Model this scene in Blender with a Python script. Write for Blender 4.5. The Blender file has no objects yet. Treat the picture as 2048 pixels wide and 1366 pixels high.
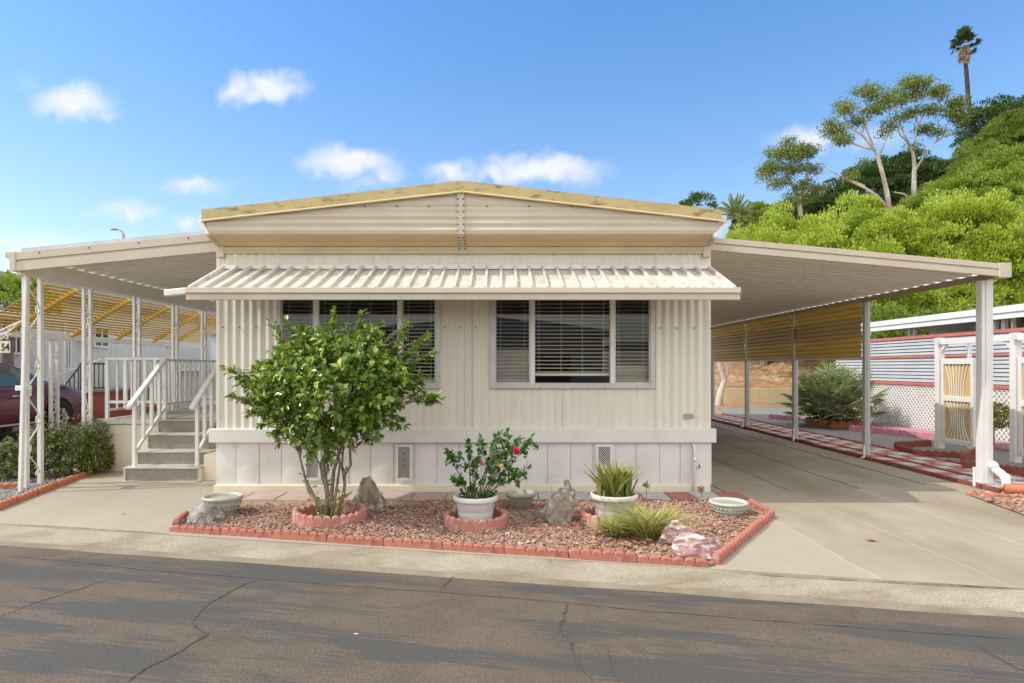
import bpy, bmesh, math, random
import numpy as np
from mathutils import Vector, Matrix, noise as mnoise
R = math.radians; PI = math.pi
random.seed(7); rng = np.random.default_rng(11)
C = bpy.context.scene.collection
SC = bpy.context.scene

# ------------------------------------------------------------ camera, sky, sun, exposure
F, CX, CY, CH = 1250.0, 1002.0, 735.0, 1.56
cam = bpy.data.cameras.new('camera'); cam_o = bpy.data.objects.new('camera', cam); C.objects.link(cam_o)
cam.sensor_width = 36; cam.lens = F/2048*36; cam.shift_x = (1024-CX)/2048; cam.shift_y = (CY-683)/2048
cam.clip_start = .05; cam.clip_end = 3000
cam_o.location = (0, 0, CH); cam_o.rotation_euler = (R(90), 0, 0); SC.camera = cam_o

SUN = Vector((-.93, -.15, 1.0)).normalized()                 # towards the sun
elev = math.asin(SUN.z); azim = math.atan2(SUN.x, SUN.y)
sl = bpy.data.lights.new('sun', 'SUN'); sl.energy = 2.45; sl.angle = R(.6); sl.color = (1, .955, .88)
so = bpy.data.objects.new('sun', sl); C.objects.link(so); so.location = (-30, -5, 40)
so.rotation_euler = (-SUN).to_track_quat('-Z', 'Y').to_euler()

W = bpy.data.worlds.new('World'); SC.world = W; W.use_nodes = True
wn = W.node_tree.nodes; wl = W.node_tree.links; wn.clear()
def wnode(t, **k):
    n = wn.new(t)
    for a, b in k.items(): setattr(n, a, b)
    return n
def wmath(op, a, b=None, c=None):
    n = wnode('ShaderNodeMath', operation=op)
    for i, x in enumerate((a, b, c)):
        if x is None: continue
        if isinstance(x, (int, float)): n.inputs[i].default_value = x
        else: wl.new(x, n.inputs[i])
    return n.outputs[0]
sky = wnode('ShaderNodeTexSky', sky_type='NISHITA', sun_disc=False)
sky.sun_elevation = elev; sky.sun_rotation = azim % (2*PI); sky.altitude = 100; sky.air_density = 1.0
sky.dust_density = .6; sky.ozone_density = 1.0
tc = wnode('ShaderNodeTexCoord'); sp = wnode('ShaderNodeSeparateXYZ'); wl.new(tc.outputs['Generated'], sp.inputs[0])
yy = wmath('MAXIMUM', sp.outputs['Y'], .05)
u = wmath('DIVIDE', sp.outputs['X'], yy); v = wmath('DIVIDE', sp.outputs['Z'], yy)
cb = wnode('ShaderNodeCombineXYZ'); wl.new(u, cb.inputs[0]); wl.new(v, cb.inputs[1])
n1 = wnode('ShaderNodeTexNoise'); n1.inputs['Scale'].default_value = 9; n1.inputs['Detail'].default_value = 7; n1.inputs['Roughness'].default_value = .58
wl.new(cb.outputs[0], n1.inputs['Vector'])
n2 = wnode('ShaderNodeTexNoise'); n2.inputs['Scale'].default_value = 26; n2.inputs['Detail'].default_value = 5
wl.new(cb.outputs[0], n2.inputs['Vector'])
# clouds of the sky: direction (x/y, z/y) of the centre, half width, half height, density
CL = [(148,205,82,42,1.0),(165,185,48,30,.7),(208,228,36,20,.5),(535,178,80,31,1.0),(468,180,28,34,.8),(700,325,105,35,1.0),(770,345,60,30,.6),
      (385,372,68,22,.7),(250,425,72,22,.65),(375,445,46,24,.65),(905,343,56,24,.8),(1085,338,135,32,1.0),(985,352,60,20,.7),(70,490,130,26,.55),
      (1620,278,80,30,.75),(1750,280,70,26,.5),(60,160,55,22,.22),(20,478,60,20,.5),(240,470,60,16,.3),(480,370,30,13,.2),(1210,318,40,13,.2),(730,370,60,18,.4)]
tot = None
du = wmath('MULTIPLY', wmath('SUBTRACT', n1.outputs['Fac'], .5), .085)
dv = wmath('MULTIPLY', wmath('SUBTRACT', n2.outputs['Fac'], .5), .05)
ud = wmath('ADD', u, du); vd = wmath('ADD', wmath('ADD', v, dv), wmath('MULTIPLY', du, .55))
for (px, py, a, b, d) in CL:
    ex = wmath('POWER', wmath('DIVIDE', wmath('SUBTRACT', ud, (px-CX)/F), a*1.32/F), 2)
    ey = wmath('POWER', wmath('DIVIDE', wmath('SUBTRACT', vd, (CY-py)/F), b*1.32/F), 2)
    m = wmath('MAXIMUM', wmath('SUBTRACT', 1.0, wmath('SQRT', wmath('ADD', ex, ey))), 0)
    m = wmath('MULTIPLY', m, d*1.0)
    tot = m if tot is None else wmath('MAXIMUM', tot, m)
shp = wmath('ADD', tot, wmath('MULTIPLY', wmath('SUBTRACT', n2.outputs['Fac'], .5), .14))
mr = wnode('ShaderNodeMapRange', interpolation_type='SMOOTHSTEP'); wl.new(shp, mr.inputs[0])
mr.inputs[1].default_value = .02; mr.inputs[2].default_value = .85; mr.inputs[3].default_value = 0; mr.inputs[4].default_value = .93
fac = wmath('MULTIPLY', mr.outputs[0], wmath('GREATER_THAN', tot, .001))
# the air above the roofs: sky is tinted a little, paler near the horizon
grad = wnode('ShaderNodeMapRange', interpolation_type='SMOOTHSTEP'); wl.new(sp.outputs['Z'], grad.inputs[0])
grad.inputs[1].default_value = -.05; grad.inputs[2].default_value = .55; grad.inputs[3].default_value = 0; grad.inputs[4].default_value = 1
tint = wnode('ShaderNodeMix', data_type='RGBA'); wl.new(grad.outputs[0], tint.inputs[0])
tint.inputs[6].default_value = (1.13, 1.04, .91, 1); tint.inputs[7].default_value = (.64, .99, 1.28, 1)
mul = wnode('ShaderNodeMix', data_type='RGBA', blend_type='MULTIPLY'); mul.inputs[0].default_value = 1
wl.new(sky.outputs[0], mul.inputs[6]); wl.new(tint.outputs[2], mul.inputs[7])
mx = wnode('ShaderNodeMix', data_type='RGBA'); wl.new(fac, mx.inputs[0]); wl.new(mul.outputs[2], mx.inputs[6])
CLOUD = 4.9
mx.inputs[7].default_value = (CLOUD*.98, CLOUD*1.0, CLOUD*1.04, 1)
# unseen broken cloud overhead and behind the camera, added to fill shaded faces
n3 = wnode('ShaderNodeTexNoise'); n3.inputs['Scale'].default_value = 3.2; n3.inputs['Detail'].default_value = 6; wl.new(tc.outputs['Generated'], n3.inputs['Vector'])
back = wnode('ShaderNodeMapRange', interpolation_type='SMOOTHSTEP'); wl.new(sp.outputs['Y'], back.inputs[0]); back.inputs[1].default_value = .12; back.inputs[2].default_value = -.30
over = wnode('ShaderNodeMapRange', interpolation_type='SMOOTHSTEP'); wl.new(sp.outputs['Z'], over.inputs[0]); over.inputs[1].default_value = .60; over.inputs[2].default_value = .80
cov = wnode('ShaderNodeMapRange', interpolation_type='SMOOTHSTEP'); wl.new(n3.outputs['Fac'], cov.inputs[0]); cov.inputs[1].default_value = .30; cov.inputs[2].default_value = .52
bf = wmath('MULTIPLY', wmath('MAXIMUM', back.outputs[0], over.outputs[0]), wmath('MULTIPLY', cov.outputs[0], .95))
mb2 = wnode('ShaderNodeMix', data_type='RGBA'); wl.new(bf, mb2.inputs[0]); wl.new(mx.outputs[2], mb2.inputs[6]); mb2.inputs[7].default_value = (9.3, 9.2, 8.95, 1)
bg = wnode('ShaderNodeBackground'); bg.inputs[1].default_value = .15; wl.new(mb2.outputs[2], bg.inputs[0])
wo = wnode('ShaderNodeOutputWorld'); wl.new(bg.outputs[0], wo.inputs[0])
vs = SC.view_settings; vs.view_transform = 'Standard'; vs.look = 'None'; vs.gamma = 1; vs.exposure = .42
SC.cycles.max_bounces = 8; SC.cycles.transparent_max_bounces = 24

# ------------------------------------------------------------ helpers
def at(px, py, Y): return Vector(((px-CX)/F*Y, Y, CH-(py-CY)/F*Y))
def gr(px, py, z=0.0):
    Y = (CH-z)*F/(py-CY); return Vector(((px-CX)/F*Y, Y, z))
def lin(r, g, b):
    f = lambda c: ((c/255+.055)/1.055)**2.4 if c/255 > .04045 else c/255/12.92
    return (f(r), f(g), f(b))

def mat(name, c1, c2=None, scale=4, rough=.6, bump=0, bscale=60, metal=0, island=None, stretch=None, lo=.35, hi=.65,
        trans=0, spec=.5, speck=0, dirt=None, dscale=3, dlo=.55, dhi=.75, dstretch=None, isl=1.0, trcol=None):
    m = bpy.data.materials.new(name); m.use_nodes = True
    nt = m.node_tree; N = nt.nodes; L = nt.links; bs = N['Principled BSDF']
    bs.inputs['Roughness'].default_value = rough; bs.inputs['Metallic'].default_value = metal
    bs.inputs['Specular IOR Level'].default_value = spec
    tcn = N.new('ShaderNodeTexCoord')
    def co(st):
        if not st: return tcn.outputs['Object']
        mp = N.new('ShaderNodeMapping'); mp.inputs['Scale'].default_value = st; L.new(tcn.outputs['Object'], mp.inputs[0]); return mp.outputs[0]
    def noise(s, det=5, st=None):
        n = N.new('ShaderNodeTexNoise'); n.inputs['Scale'].default_value = s; n.inputs['Detail'].default_value = det
        n.inputs['Roughness'].default_value = .6; L.new(co(st), n.inputs['Vector']); return n.outputs['Fac']
    def mixc(fac, a, b):
        x = N.new('ShaderNodeMix'); x.data_type = 'RGBA'; 
        if isinstance(fac, float): x.inputs[0].default_value = fac
        else: L.new(fac, x.inputs[0])
        for i, q in ((6, a), (7, b)):
            if isinstance(q, tuple): x.inputs[i].default_value = (*q[:3], 1)
            else: L.new(q, x.inputs[i])
        return x.outputs[2]
    def rng_(s, a, b, o0=0., o1=1.):
        r = N.new('ShaderNodeMapRange'); L.new(s, r.inputs[0]); r.inputs[1].default_value = a; r.inputs[2].default_value = b
        r.inputs[3].default_value = o0; r.inputs[4].default_value = o1; return r.outputs[0]
    col = tuple(c1)
    if c2 is not None: col = mixc(rng_(noise(scale, 5, stretch), lo, hi), tuple(c1), tuple(c2))
    if island:
        g = N.new('ShaderNodeNewGeometry'); cr = N.new('ShaderNodeValToRGB')
        L.new(g.outputs['Random Per Island'], cr.inputs[0])
        el = cr.color_ramp.elements; k = len(island)
        while len(el) < k: el.new(.5)
        for i, c in enumerate(island): el[i].position = i/max(1, k-1); el[i].color = (*c, 1)
        col = cr.outputs[0] if c2 is None else mixc(float(isl), col, cr.outputs[0])
    if dirt is not None:
        col = mixc(rng_(noise(dscale, 6, dstretch), dlo, dhi), col, tuple(dirt))
    if speck:
        x = N.new('ShaderNodeMix'); x.data_type = 'RGBA'; x.blend_type = 'MULTIPLY'; x.inputs[0].default_value = 1
        if isinstance(col, tuple): x.inputs[6].default_value = (*col, 1)
        else: L.new(col, x.inputs[6])
        cmb = N.new('ShaderNodeCombineColor'); s_ = rng_(noise(bscale*1.7, 3), .3, .7, 1-speck, 1+speck)
        for i in range(3): L.new(s_, cmb.inputs[i])
        L.new(cmb.outputs[0], x.inputs[7]); col = x.outputs[2]
    if isinstance(col, tuple): bs.inputs['Base Color'].default_value = (*col, 1)
    else: L.new(col, bs.inputs['Base Color'])
    if bump:
        b = N.new('ShaderNodeBump'); b.inputs['Strength'].default_value = min(1, bump); b.inputs['Distance'].default_value = .02
        L.new(noise(bscale, 4), b.inputs['Height']); L.new(b.outputs[0], bs.inputs['Normal'])
    if trans:
        t = N.new('ShaderNodeBsdfTranslucent'); ms = N.new('ShaderNodeMixShader'); ms.inputs[0].default_value = trans
        tcx = trcol
        if tcx: t.inputs[0].default_value = (*tcx, 1)
        elif isinstance(col, tuple): t.inputs[0].default_value = (*col, 1)
        else: L.new(col, t.inputs[0])
        L.new(bs.outputs[0], ms.inputs[1]); L.new(t.outputs[0], ms.inputs[2]); L.new(ms.outputs[0], N['Material Output'].inputs[0])
    return m

class MB:
    def __init__(s): s.v = []; s.f = []; s.mi = []; s.cur = 0
    def add(s, vs_, fs):
        o = len(s.v); s.v += [tuple(p) for p in vs_]; s.f += [tuple(i+o for i in f) for f in fs]; s.mi += [s.cur]*len(fs); return s
    def box(s, x0, x1, y0, y1, z0, z1):
        return s.add([(x0,y0,z0),(x1,y0,z0),(x1,y1,z0),(x0,y1,z0),(x0,y0,z1),(x1,y0,z1),(x1,y1,z1),(x0,y1,z1)],
              [(0,3,2,1),(4,5,6,7),(0,1,5,4),(1,2,6,5),(2,3,7,6),(3,0,4,7)])
    def bar(s, p, q, w, h, up=(0,0,1)):
        p = Vector(p); q = Vector(q); d = (q-p).normalized(); u_ = Vector(up)
        if abs(d.dot(u_)) > .98: u_ = Vector((0,1,0))
        a = d.cross(u_).normalized()*w/2; b = a.cross(d).normalized()*h/2
        vs_ = [p-a-b, p+a-b, p+a+b, p-a+b, q-a-b, q+a-b, q+a+b, q-a+b]
        return s.add(vs_, [(0,3,2,1),(4,5,6,7),(0,1,5,4),(1,2,6,5),(2,3,7,6),(3,0,4,7)])
    def tube(s, pts, r, n=8, cap=True):
        pts = [Vector(p) for p in pts]; k = len(pts)
        rs = list(r) if hasattr(r, '__len__') else [r]*k
        if len(rs) != k: rs = list(np.interp(np.linspace(0, 1, k), np.linspace(0, 1, len(rs)), rs))
        vs_ = []; fs = []; prev = None
        for i, p in enumerate(pts):
            d = (pts[min(i+1, k-1)]-pts[max(i-1, 0)]).normalized()
            if prev is None: a = d.orthogonal().normalized()
            else:
                a = prev-d*prev.dot(d)
                a = a.normalized() if a.length > 1e-6 else d.orthogonal().normalized()
            prev = a; b = d.cross(a)
            for j in range(n):
                t = 2*PI*j/n; vs_.append(p+(a*math.cos(t)+b*math.sin(t))*rs[i])
        for i in range(k-1):
            for j in range(n):
                fs.append((i*n+j, i*n+(j+1) % n, (i+1)*n+(j+1) % n, (i+1)*n+j))
        if cap: fs.append(tuple(range(n-1, -1, -1))); fs.append(tuple((k-1)*n+j for j in range(n)))
        return s.add(vs_, fs)
    def lathe(s, prof, c=(0,0,0), n=32):
        vs_ = []; fs = []; k = len(prof)
        for (r, z) in prof:
            for j in range(n): vs_.append((c[0]+r*math.cos(2*PI*j/n), c[1]+r*math.sin(2*PI*j/n), c[2]+z))
        for i in range(k-1):
            for j in range(n): fs.append((i*n+j, i*n+(j+1) % n, (i+1)*n+(j+1) % n, (i+1)*n+j))
        return s.add(vs_, fs)
    def prism(s, poly, axis, a, b):
        n = len(poly)
        def P(p, t):
            return (t, p[0], p[1]) if axis == 'x' else ((p[0], t, p[1]) if axis == 'y' else (p[0], p[1], t))
        vs_ = [P(p, a) for p in poly]+[P(p, b) for p in poly]
        fs = [tuple(range(n-1, -1, -1)), tuple(range(n, 2*n))]+[(i, (i+1) % n, n+(i+1) % n, n+i) for i in range(n)]
        return s.add(vs_, fs)
    def grid(s, rows):
        n = len(rows[0]); vs_ = [p for r in rows for p in r]; fs = []
        for i in range(len(rows)-1):
            for j in range(n-1): fs.append((i*n+j, i*n+j+1, (i+1)*n+j+1, (i+1)*n+j))
        return s.add(vs_, fs)
    def leaves(s, pos, d, nrm, L, Wd, fold=.25):
        pos = np.asarray(pos, float); d = np.asarray(d, float); nrm = np.asarray(nrm, float)
        d = d/(np.linalg.norm(d, axis=1, keepdims=True)+1e-9); sd = np.cross(d, nrm); sd /= (np.linalg.norm(sd, axis=1, keepdims=True)+1e-9)
        up = np.cross(sd, d); L = np.asarray(L)[:, None]*np.ones((len(pos), 1)); Wd = np.asarray(Wd)[:, None]*np.ones((len(pos), 1))
        mid = pos+d*L*.5
        a = mid+sd*Wd*.5+up*Wd*fold; b = mid-sd*Wd*.5+up*Wd*fold; t = pos+d*L-up*L*.08
        if not hasattr(s, 'lv'): s.lv = []
        s.lv.append(np.stack([pos, a, t, b], 1).reshape(-1, 3)); return s
    def build(s, name, m, parent=None, smooth=False, bev=0, seg=1):
        me = bpy.data.meshes.new(name); org = ORG.get(parent.name, Vector()) if parent else Vector()
        vv = np.array(s.v, float).reshape(-1, 3); ff = list(s.f)
        if hasattr(s, 'lv'):
            la = np.concatenate(s.lv); o = len(vv); k = len(la)//4
            vv = np.concatenate([vv, la]) if len(vv) else la
            idx = o+np.arange(k)*4
            tri = np.stack([np.stack([idx, idx+1, idx+2], 1), np.stack([idx, idx+2, idx+3], 1)], 1).reshape(-1, 3)
            if not ff:
                me.vertices.add(len(vv)); me.vertices.foreach_set('co', (vv-np.array(org)).astype(np.float32).ravel())
                me.loops.add(len(tri)*3); me.loops.foreach_set('vertex_index', tri.astype(np.int32).ravel())
                me.polygons.add(len(tri)); me.polygons.foreach_set('loop_start', (np.arange(len(tri))*3).astype(np.int32))
                me.update(calc_edges=True); me.validate()
            else: ff += [tuple(int(i) for i in t) for t in tri]
        if ff:
            me.from_pydata([tuple(p) for p in (vv-np.array(org))], [], ff); me.update()
            bm = bmesh.new(); bm.from_mesh(me); bmesh.ops.recalc_face_normals(bm, faces=bm.faces) if not hasattr(s, 'lv') else None
            bm.to_mesh(me); bm.free()
        ms = m if isinstance(m, (list, tuple)) else [m]
        for x in ms: me.materials.append(x)
        if len(ms) > 1 and ff: me.polygons.foreach_set('material_index', (s.mi+[0]*(len(me.polygons)-len(s.mi)))[:len(me.polygons)])
        if smooth: me.polygons.foreach_set('use_smooth', [True]*len(me.polygons))
        me.update()
        o = bpy.data.objects.new(name, me); C.objects.link(o)
        if parent: o.parent = parent; ORG[o.name] = org
        if bev:
            b = o.modifiers.new('bevel', 'BEVEL'); b.width = bev; b.segments = seg; b.limit_method = 'ANGLE'; b.angle_limit = R(40)
        if smooth == 'auto':
            pass
        return o
ORG = {}
def tag(o, label, cat, group=None, kind=None):
    if label: o['label'] = label
    if cat: o['category'] = cat
    if group: o['group'] = group
    if kind: o['kind'] = kind
    return o
def struct(o, kind='structure'): o['kind'] = kind; return o
def thing(name, label, cat, loc=(0,0,0), group=None, rz=0):
    o = bpy.data.objects.new(name, None); C.objects.link(o); o.location = loc; o.empty_display_size = .2; o.rotation_euler = (0,0,rz)
    ORG[o.name] = Vector(loc); return tag(o, label, cat, group)
def dup(o, loc=None, rz=None, label=None, group=None, parent=None, scale=None):
    c = o.copy(); C.objects.link(c)
    if parent: c.parent = parent
    if loc is not None: c.location = loc
    if rz is not None: c.rotation_euler = (0, 0, rz)
    if scale is not None: c.scale = scale if hasattr(scale, '__len__') else (scale,)*3
    if label: c['label'] = label
    if group: c['group'] = group
    for ch in list(o.children): dup(ch, parent=c)
    return c
def rnd(a, b): return random.uniform(a, b)

# ------------------------------------------------------------ materials
WHITE = lin(232, 226, 212)
M = {}
M['siding'] = mat('siding', (.745,.70,.59), (.69,.645,.535), 1.2, .5, .06, 14, stretch=(6,1,.6), dirt=(.50,.44,.33), dscale=2.2, dlo=.55, dhi=.95, dstretch=(5,1,.5))
M['skirt'] = mat('skirt', (.74,.715,.66), (.67,.645,.59), 1.5, .55, .05, 18, dirt=(.52,.46,.35), dscale=3, dlo=.58, dhi=.92)
M['trim'] = mat('trim', (.60,.515,.40), (.535,.455,.345), 2, .45, .03, 20, dirt=(.45,.38,.26), dscale=5, dlo=.68, dhi=.95)
M['tan'] = mat('tan_trim', (.65,.51,.31), (.58,.45,.265), 2, .5, .03, 20)
M['mustard'] = mat('mustard_trim', (.57,.445,.205), (.47,.36,.16), 3, .6, .1, 30, dirt=(.13,.11,.05), dscale=5.5, dlo=.54, dhi=.74, dstretch=(1,1,3))
M['awning'] = mat('awning_metal', (.70,.65,.57), (.55,.51,.45), 3, .45, .05, 30, dirt=(.36,.33,.28), dscale=9, dlo=.50, dhi=.8, dstretch=(2.2,.6,1))
M['whitemetal'] = mat('white_metal', (.78,.77,.73), (.70,.69,.64), 3, .4, .02, 30, dirt=(.5,.46,.38), dscale=7, dlo=.68, dhi=.95)
M['white'] = mat('white_paint', (.8,.785,.75), (.74,.725,.69), 4, .5, .03, 40)
M['ceil'] = mat('ceiling_metal', (.86,.82,.74), (.80,.755,.675), 1.5, .5, .03, 20, stretch=(.3,4,1))
M['zinc'] = mat('zinc', (.55,.57,.6), (.45,.47,.5), 4, .4, .03, 30, metal=.3)
M['alu'] = mat('aluminium', (.60,.58,.54), (.50,.49,.46), 5, .4, .02, 40, metal=.2)
M['drip'] = mat('drip_edge_white', (.8,.79,.76), None, rough=.4)
M['dark'] = mat('dark_void', (.018,.016,.014), None, rough=.9)
M['screw'] = mat('screw', (.08,.06,.045), None, rough=.5)
M['blind'] = mat('blind_slat', (.9,.84,.68), None, rough=.4)
M['inner'] = mat('interior_brown', (.05,.04,.03), (.03,.025,.02), 3, .9)
M['carpet'] = mat('step_carpet', (.36,.32,.26), (.25,.22,.175), 60, .95, .5, 160, speck=.3)
M['steptrim'] = mat('step_trim', (.66,.61,.53), (.5,.46,.4), 8, .5, .05, 40)
M['cream'] = mat('cream_panel', (.78,.70,.53), (.70,.62,.46), 2, .55, .05, 20, dirt=(.5,.4,.26), dscale=4, dlo=.65, dhi=.9)
M['terra'] = mat('terracotta_block', (.47,.175,.12), (.35,.125,.085), 8, .85, .25, 70, dirt=(.46,.31,.25), dscale=11, dlo=.56, dhi=.85, speck=.18)
M['terra2'] = mat('old_terracotta', (.54,.23,.17), (.44,.17,.125), 8, .9, .3, 70, dirt=(.62,.48,.41), dscale=9, dlo=.48, dhi=.75, speck=.18)
M['orange'] = mat('orange_terracotta', (.55,.2,.1), (.44,.15,.08), 8, .85, .25, 70, dirt=(.6,.36,.25), dscale=11, dlo=.62, dhi=.9, speck=.15)
M['rowred'] = mat('dark_red_block', (.30,.085,.055), (.2,.055,.04), 9, .9, .25, 70, dirt=(.4,.26,.2), dscale=10, dlo=.66, dhi=.9)
M['pink'] = mat('pink_block', (.58,.27,.32), (.5,.2,.27), 8, .85, .2, 60)
M['paver_r'] = mat('red_paver', (.42,.15,.115), (.34,.12,.09), 7, .85, .15, 60, dirt=(.5,.36,.3), dscale=6, dlo=.58, dhi=.85, speck=.1)
M['paver_g'] = mat('grey_paver', (.5,.49,.46), (.4,.39,.36), 7, .85, .15, 60, speck=.1)
M['paver_p'] = mat('dusty_paver', (.5,.37,.31), (.42,.3,.25), 7, .85, .15, 60, dirt=(.4,.35,.29), dscale=5, speck=.1)
M['soil'] = mat('dusty_soil', (.40,.28,.19), (.30,.19,.125), 5, .95, .5, 50, speck=.3)
M['lava'] = mat('red_gravel', (.4,.2,.15), None, rough=.9, bump=.3, bscale=90, island=[(.27,.11,.075),(.41,.22,.145),(.33,.135,.09),(.50,.35,.25),(.36,.185,.12),(.42,.27,.18),(.17,.08,.07),(.52,.45,.38),(.27,.175,.155),(.39,.17,.12),(.13,.065,.05)])
M['greygravel'] = mat('grey_gravel', (.27,.255,.235), (.19,.18,.165), 14, .95, .8, 60, speck=.5)
M['pebble'] = mat('grey_pebble', (.3,.3,.3), None, rough=.9, island=[(.2,.19,.18),(.36,.34,.31),(.27,.26,.25),(.45,.43,.4)])
M['potwhite'] = mat('pot_white', (.76,.75,.71), (.68,.66,.61), 5, .45, .05, 40, dirt=(.45,.4,.31), dscale=7, dlo=.62, dhi=.85)
M['potdirty'] = mat('pot_weathered', (.70,.68,.63), (.58,.56,.5), 6, .55, .1, 40, dirt=(.28,.25,.2), dscale=11, dlo=.56, dhi=.72)
M['celadon'] = mat('celadon_glaze', (.50,.50,.42), (.38,.39,.32), 6, .35, .05, 40, dirt=(.33,.34,.26), dscale=9, dlo=.6, dhi=.85)
M['potglaze'] = mat('pale_glaze', (.66,.65,.58), (.52,.52,.45), 6, .35, .05, 40, dirt=(.35,.36,.28), dscale=9, dlo=.6, dhi=.85)
M['celdark'] = mat('celadon_relief', (.36,.38,.31), (.3,.32,.26), 8, .5)
M['greybowl'] = mat('grey_bowl', (.40,.38,.30), (.30,.28,.22), 6, .6, .1, 40)
M['potsoil'] = mat('pot_soil', (.12,.09,.06), (.2,.16,.11), 20, .95, .6, 60)
M['algae'] = mat('dry_basin', (.38,.37,.25), (.30,.30,.2), 8, .8, .2, 50)
M['rock_grey'] = mat('grey_rock', (.36,.325,.295), (.16,.135,.125), 7, .9, .7, 22, dirt=(.62,.59,.56), dscale=9, dlo=.52, dhi=.72)
M['rock_brown'] = mat('brown_rock', (.40,.32,.21), (.18,.135,.085), 6, .8, .7, 18, dirt=(.64,.59,.48), dscale=6, dlo=.52, dhi=.7, stretch=(2,2,.7))
M['rock_rust'] = mat('rusty_rock', (.36,.29,.215), (.14,.11,.08), 8, .85, .8, 18, dirt=(.58,.53,.46), dscale=8, dlo=.5, dhi=.68)
M['rock_red'] = mat('red_white_rock', (.42,.24,.215), (.30,.16,.15), 7, .8, .6, 22, dirt=(.70,.62,.58), dscale=5, dlo=.5, dhi=.6, stretch=(1,3,6), dstretch=(1,3,5))
M['bark'] = mat('stem_bark', (.30,.25,.19), (.2,.155,.11), 14, .85, .4, 60, stretch=(2,2,.4))
M['barkpale'] = mat('pale_bark', (.72,.65,.58), (.40,.32,.26), 1.6, .85, .3, 20, stretch=(1,1,.4))
M['barkdark'] = mat('palm_trunk', (.075,.055,.045), (.04,.03,.026), 6, .95, .5, 20)
def leafm(name, cols, rough=.45, trans=.25, spec=.5, trcol=None): return mat(name, cols[0], None, rough=rough, island=cols, trans=trans, spec=spec, trcol=trcol)
M['camellia'] = leafm('glossy_leaf', [(.075,.15,.02),(.17,.28,.038),(.22,.35,.045),(.11,.2,.025),(.29,.42,.06),(.15,.26,.03),(.055,.115,.018),(.37,.48,.08),(.48,.48,.07)], .24, .22, .6)
M['hibiscus'] = leafm('hibiscus_leaf', [(.04,.115,.02),(.075,.19,.03),(.12,.27,.04),(.05,.14,.022)], .32, .2, .5)
M['hedge'] = leafm('hedge_leaf', [(.08,.13,.02),(.14,.20,.03),(.23,.26,.05),(.10,.15,.025),(.34,.30,.09)], .4, .2)
M['lime'] = leafm('lime_foliage', [(.38,.48,.04),(.53,.62,.07),(.29,.41,.035),(.63,.69,.11),(.42,.52,.05),(.16,.25,.022)], .5, .32)
M['mid'] = leafm('green_foliage', [(.14,.21,.026),(.22,.30,.036),(.16,.24,.03),(.29,.35,.05)], .5, .28)
M['midy'] = leafm('light_green_foliage', [(.24,.33,.04),(.34,.43,.055),(.16,.25,.03),(.40,.47,.07)], .5, .3)
M['darkg'] = leafm('dark_foliage', [(.05,.10,.02),(.085,.15,.028),(.065,.12,.023),(.12,.18,.035)], .5, .22)
M['euc'] = leafm('gum_leaf', [(.12,.175,.03),(.19,.255,.042),(.15,.21,.035),(.27,.32,.06)], .45, .25)
M['palm'] = leafm('palm_leaf', [(.16,.22,.07),(.26,.33,.12),(.34,.40,.17),(.45,.50,.26)], .4, .25)
M['palmdead'] = leafm('dead_frond', [(.28,.2,.12),(.36,.27,.17),(.22,.15,.09)], .8, .15)
M['strap'] = leafm('strap_leaf', [(.22,.28,.045),(.32,.36,.07),(.15,.22,.04),(.4,.4,.11),(.36,.28,.13)], .45, .25)
M['grassy'] = leafm('tuft_grass', [(.30,.34,.06),(.44,.43,.11),(.22,.27,.05),(.56,.49,.2),(.58,.46,.22)], .6, .25)
M['dry'] = leafm('dry_leaf', [(.40,.2,.085),(.5,.3,.14),(.3,.15,.07),(.55,.38,.2)], .8, .15)
M['flower'] = mat('pink_petal', (.82,.06,.2), (.70,.04,.15), 20, .5, trans=.3)
M['flowery'] = mat('yellow_leaf', (.75,.45,.04), None, rough=.5, trans=.3)
M['yellow'] = mat('yellow_enamel', (.86,.60,.14), (.76,.52,.11), 3, .45, .03, 30, stretch=(1,.3,3))
M['yellowlat'] = mat('yellow_slat', (.72,.46,.07), (.62,.38,.055), 3, .5, trans=0)
M['olive'] = mat('olive_enamel', (.62,.47,.20), (.54,.40,.17), 3, .45, .03, 30)
M['grey_wall'] = mat('neighbour_siding', (.63,.62,.59), (.56,.55,.52), 1, .6, .05, 12, stretch=(1,6,.5))
M['grey_roof'] = mat('neighbour_roof_grey', (.34,.34,.35), (.28,.28,.29), 2, .6)
M['redpanel'] = mat('red_panel', (.38,.085,.06), (.30,.06,.045), 3, .6)
M['redtrim'] = mat('red_trim', (.60,.19,.15), (.52,.15,.12), 3, .6)
M['louver'] = mat('grey_louver', (.52,.52,.52), (.46,.46,.46), 2, .5)
M['blackiron'] = mat('black_iron', (.02,.02,.022), None, rough=.5)
M['greywood'] = mat('grey_post', (.50,.50,.48), (.43,.43,.41), 3, .5, .05, 30, stretch=(3,3,.4))
M['retain'] = mat('retaining_wall_block', (.70,.60,.38), (.6,.5,.3), 1.5, .85, .2, 20)
M['mulch'] = mat('hill_mulch', (.42,.24,.12), (.25,.13,.065), 2.5, .95, .8, 6, speck=.4, dirt=(.55,.38,.2), dscale=.9, dlo=.52, dhi=.7)
M['earth'] = mat('earth', (.28,.23,.15), (.2,.165,.1), .4, .95, .3, 3)
M['clay'] = mat('clay_pipe', (.55,.2,.12), (.48,.17,.1), 8, .8, .1, 40)
M['carpaint'] = mat('maroon_paint', (.11,.008,.014), None, rough=.22, spec=.7)
M['tyre'] = mat('tyre_rubber', (.012,.012,.013), None, rough=.8)
M['rim'] = mat('rim_metal', (.5,.5,.52), None, rough=.3, metal=.7)
M['plate'] = mat('sticker_grey', (.42,.42,.42), (.25,.25,.26), 60, .5)
M['creamsign'] = mat('cream_sign', (.72,.64,.45), None, rough=.6)
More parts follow.
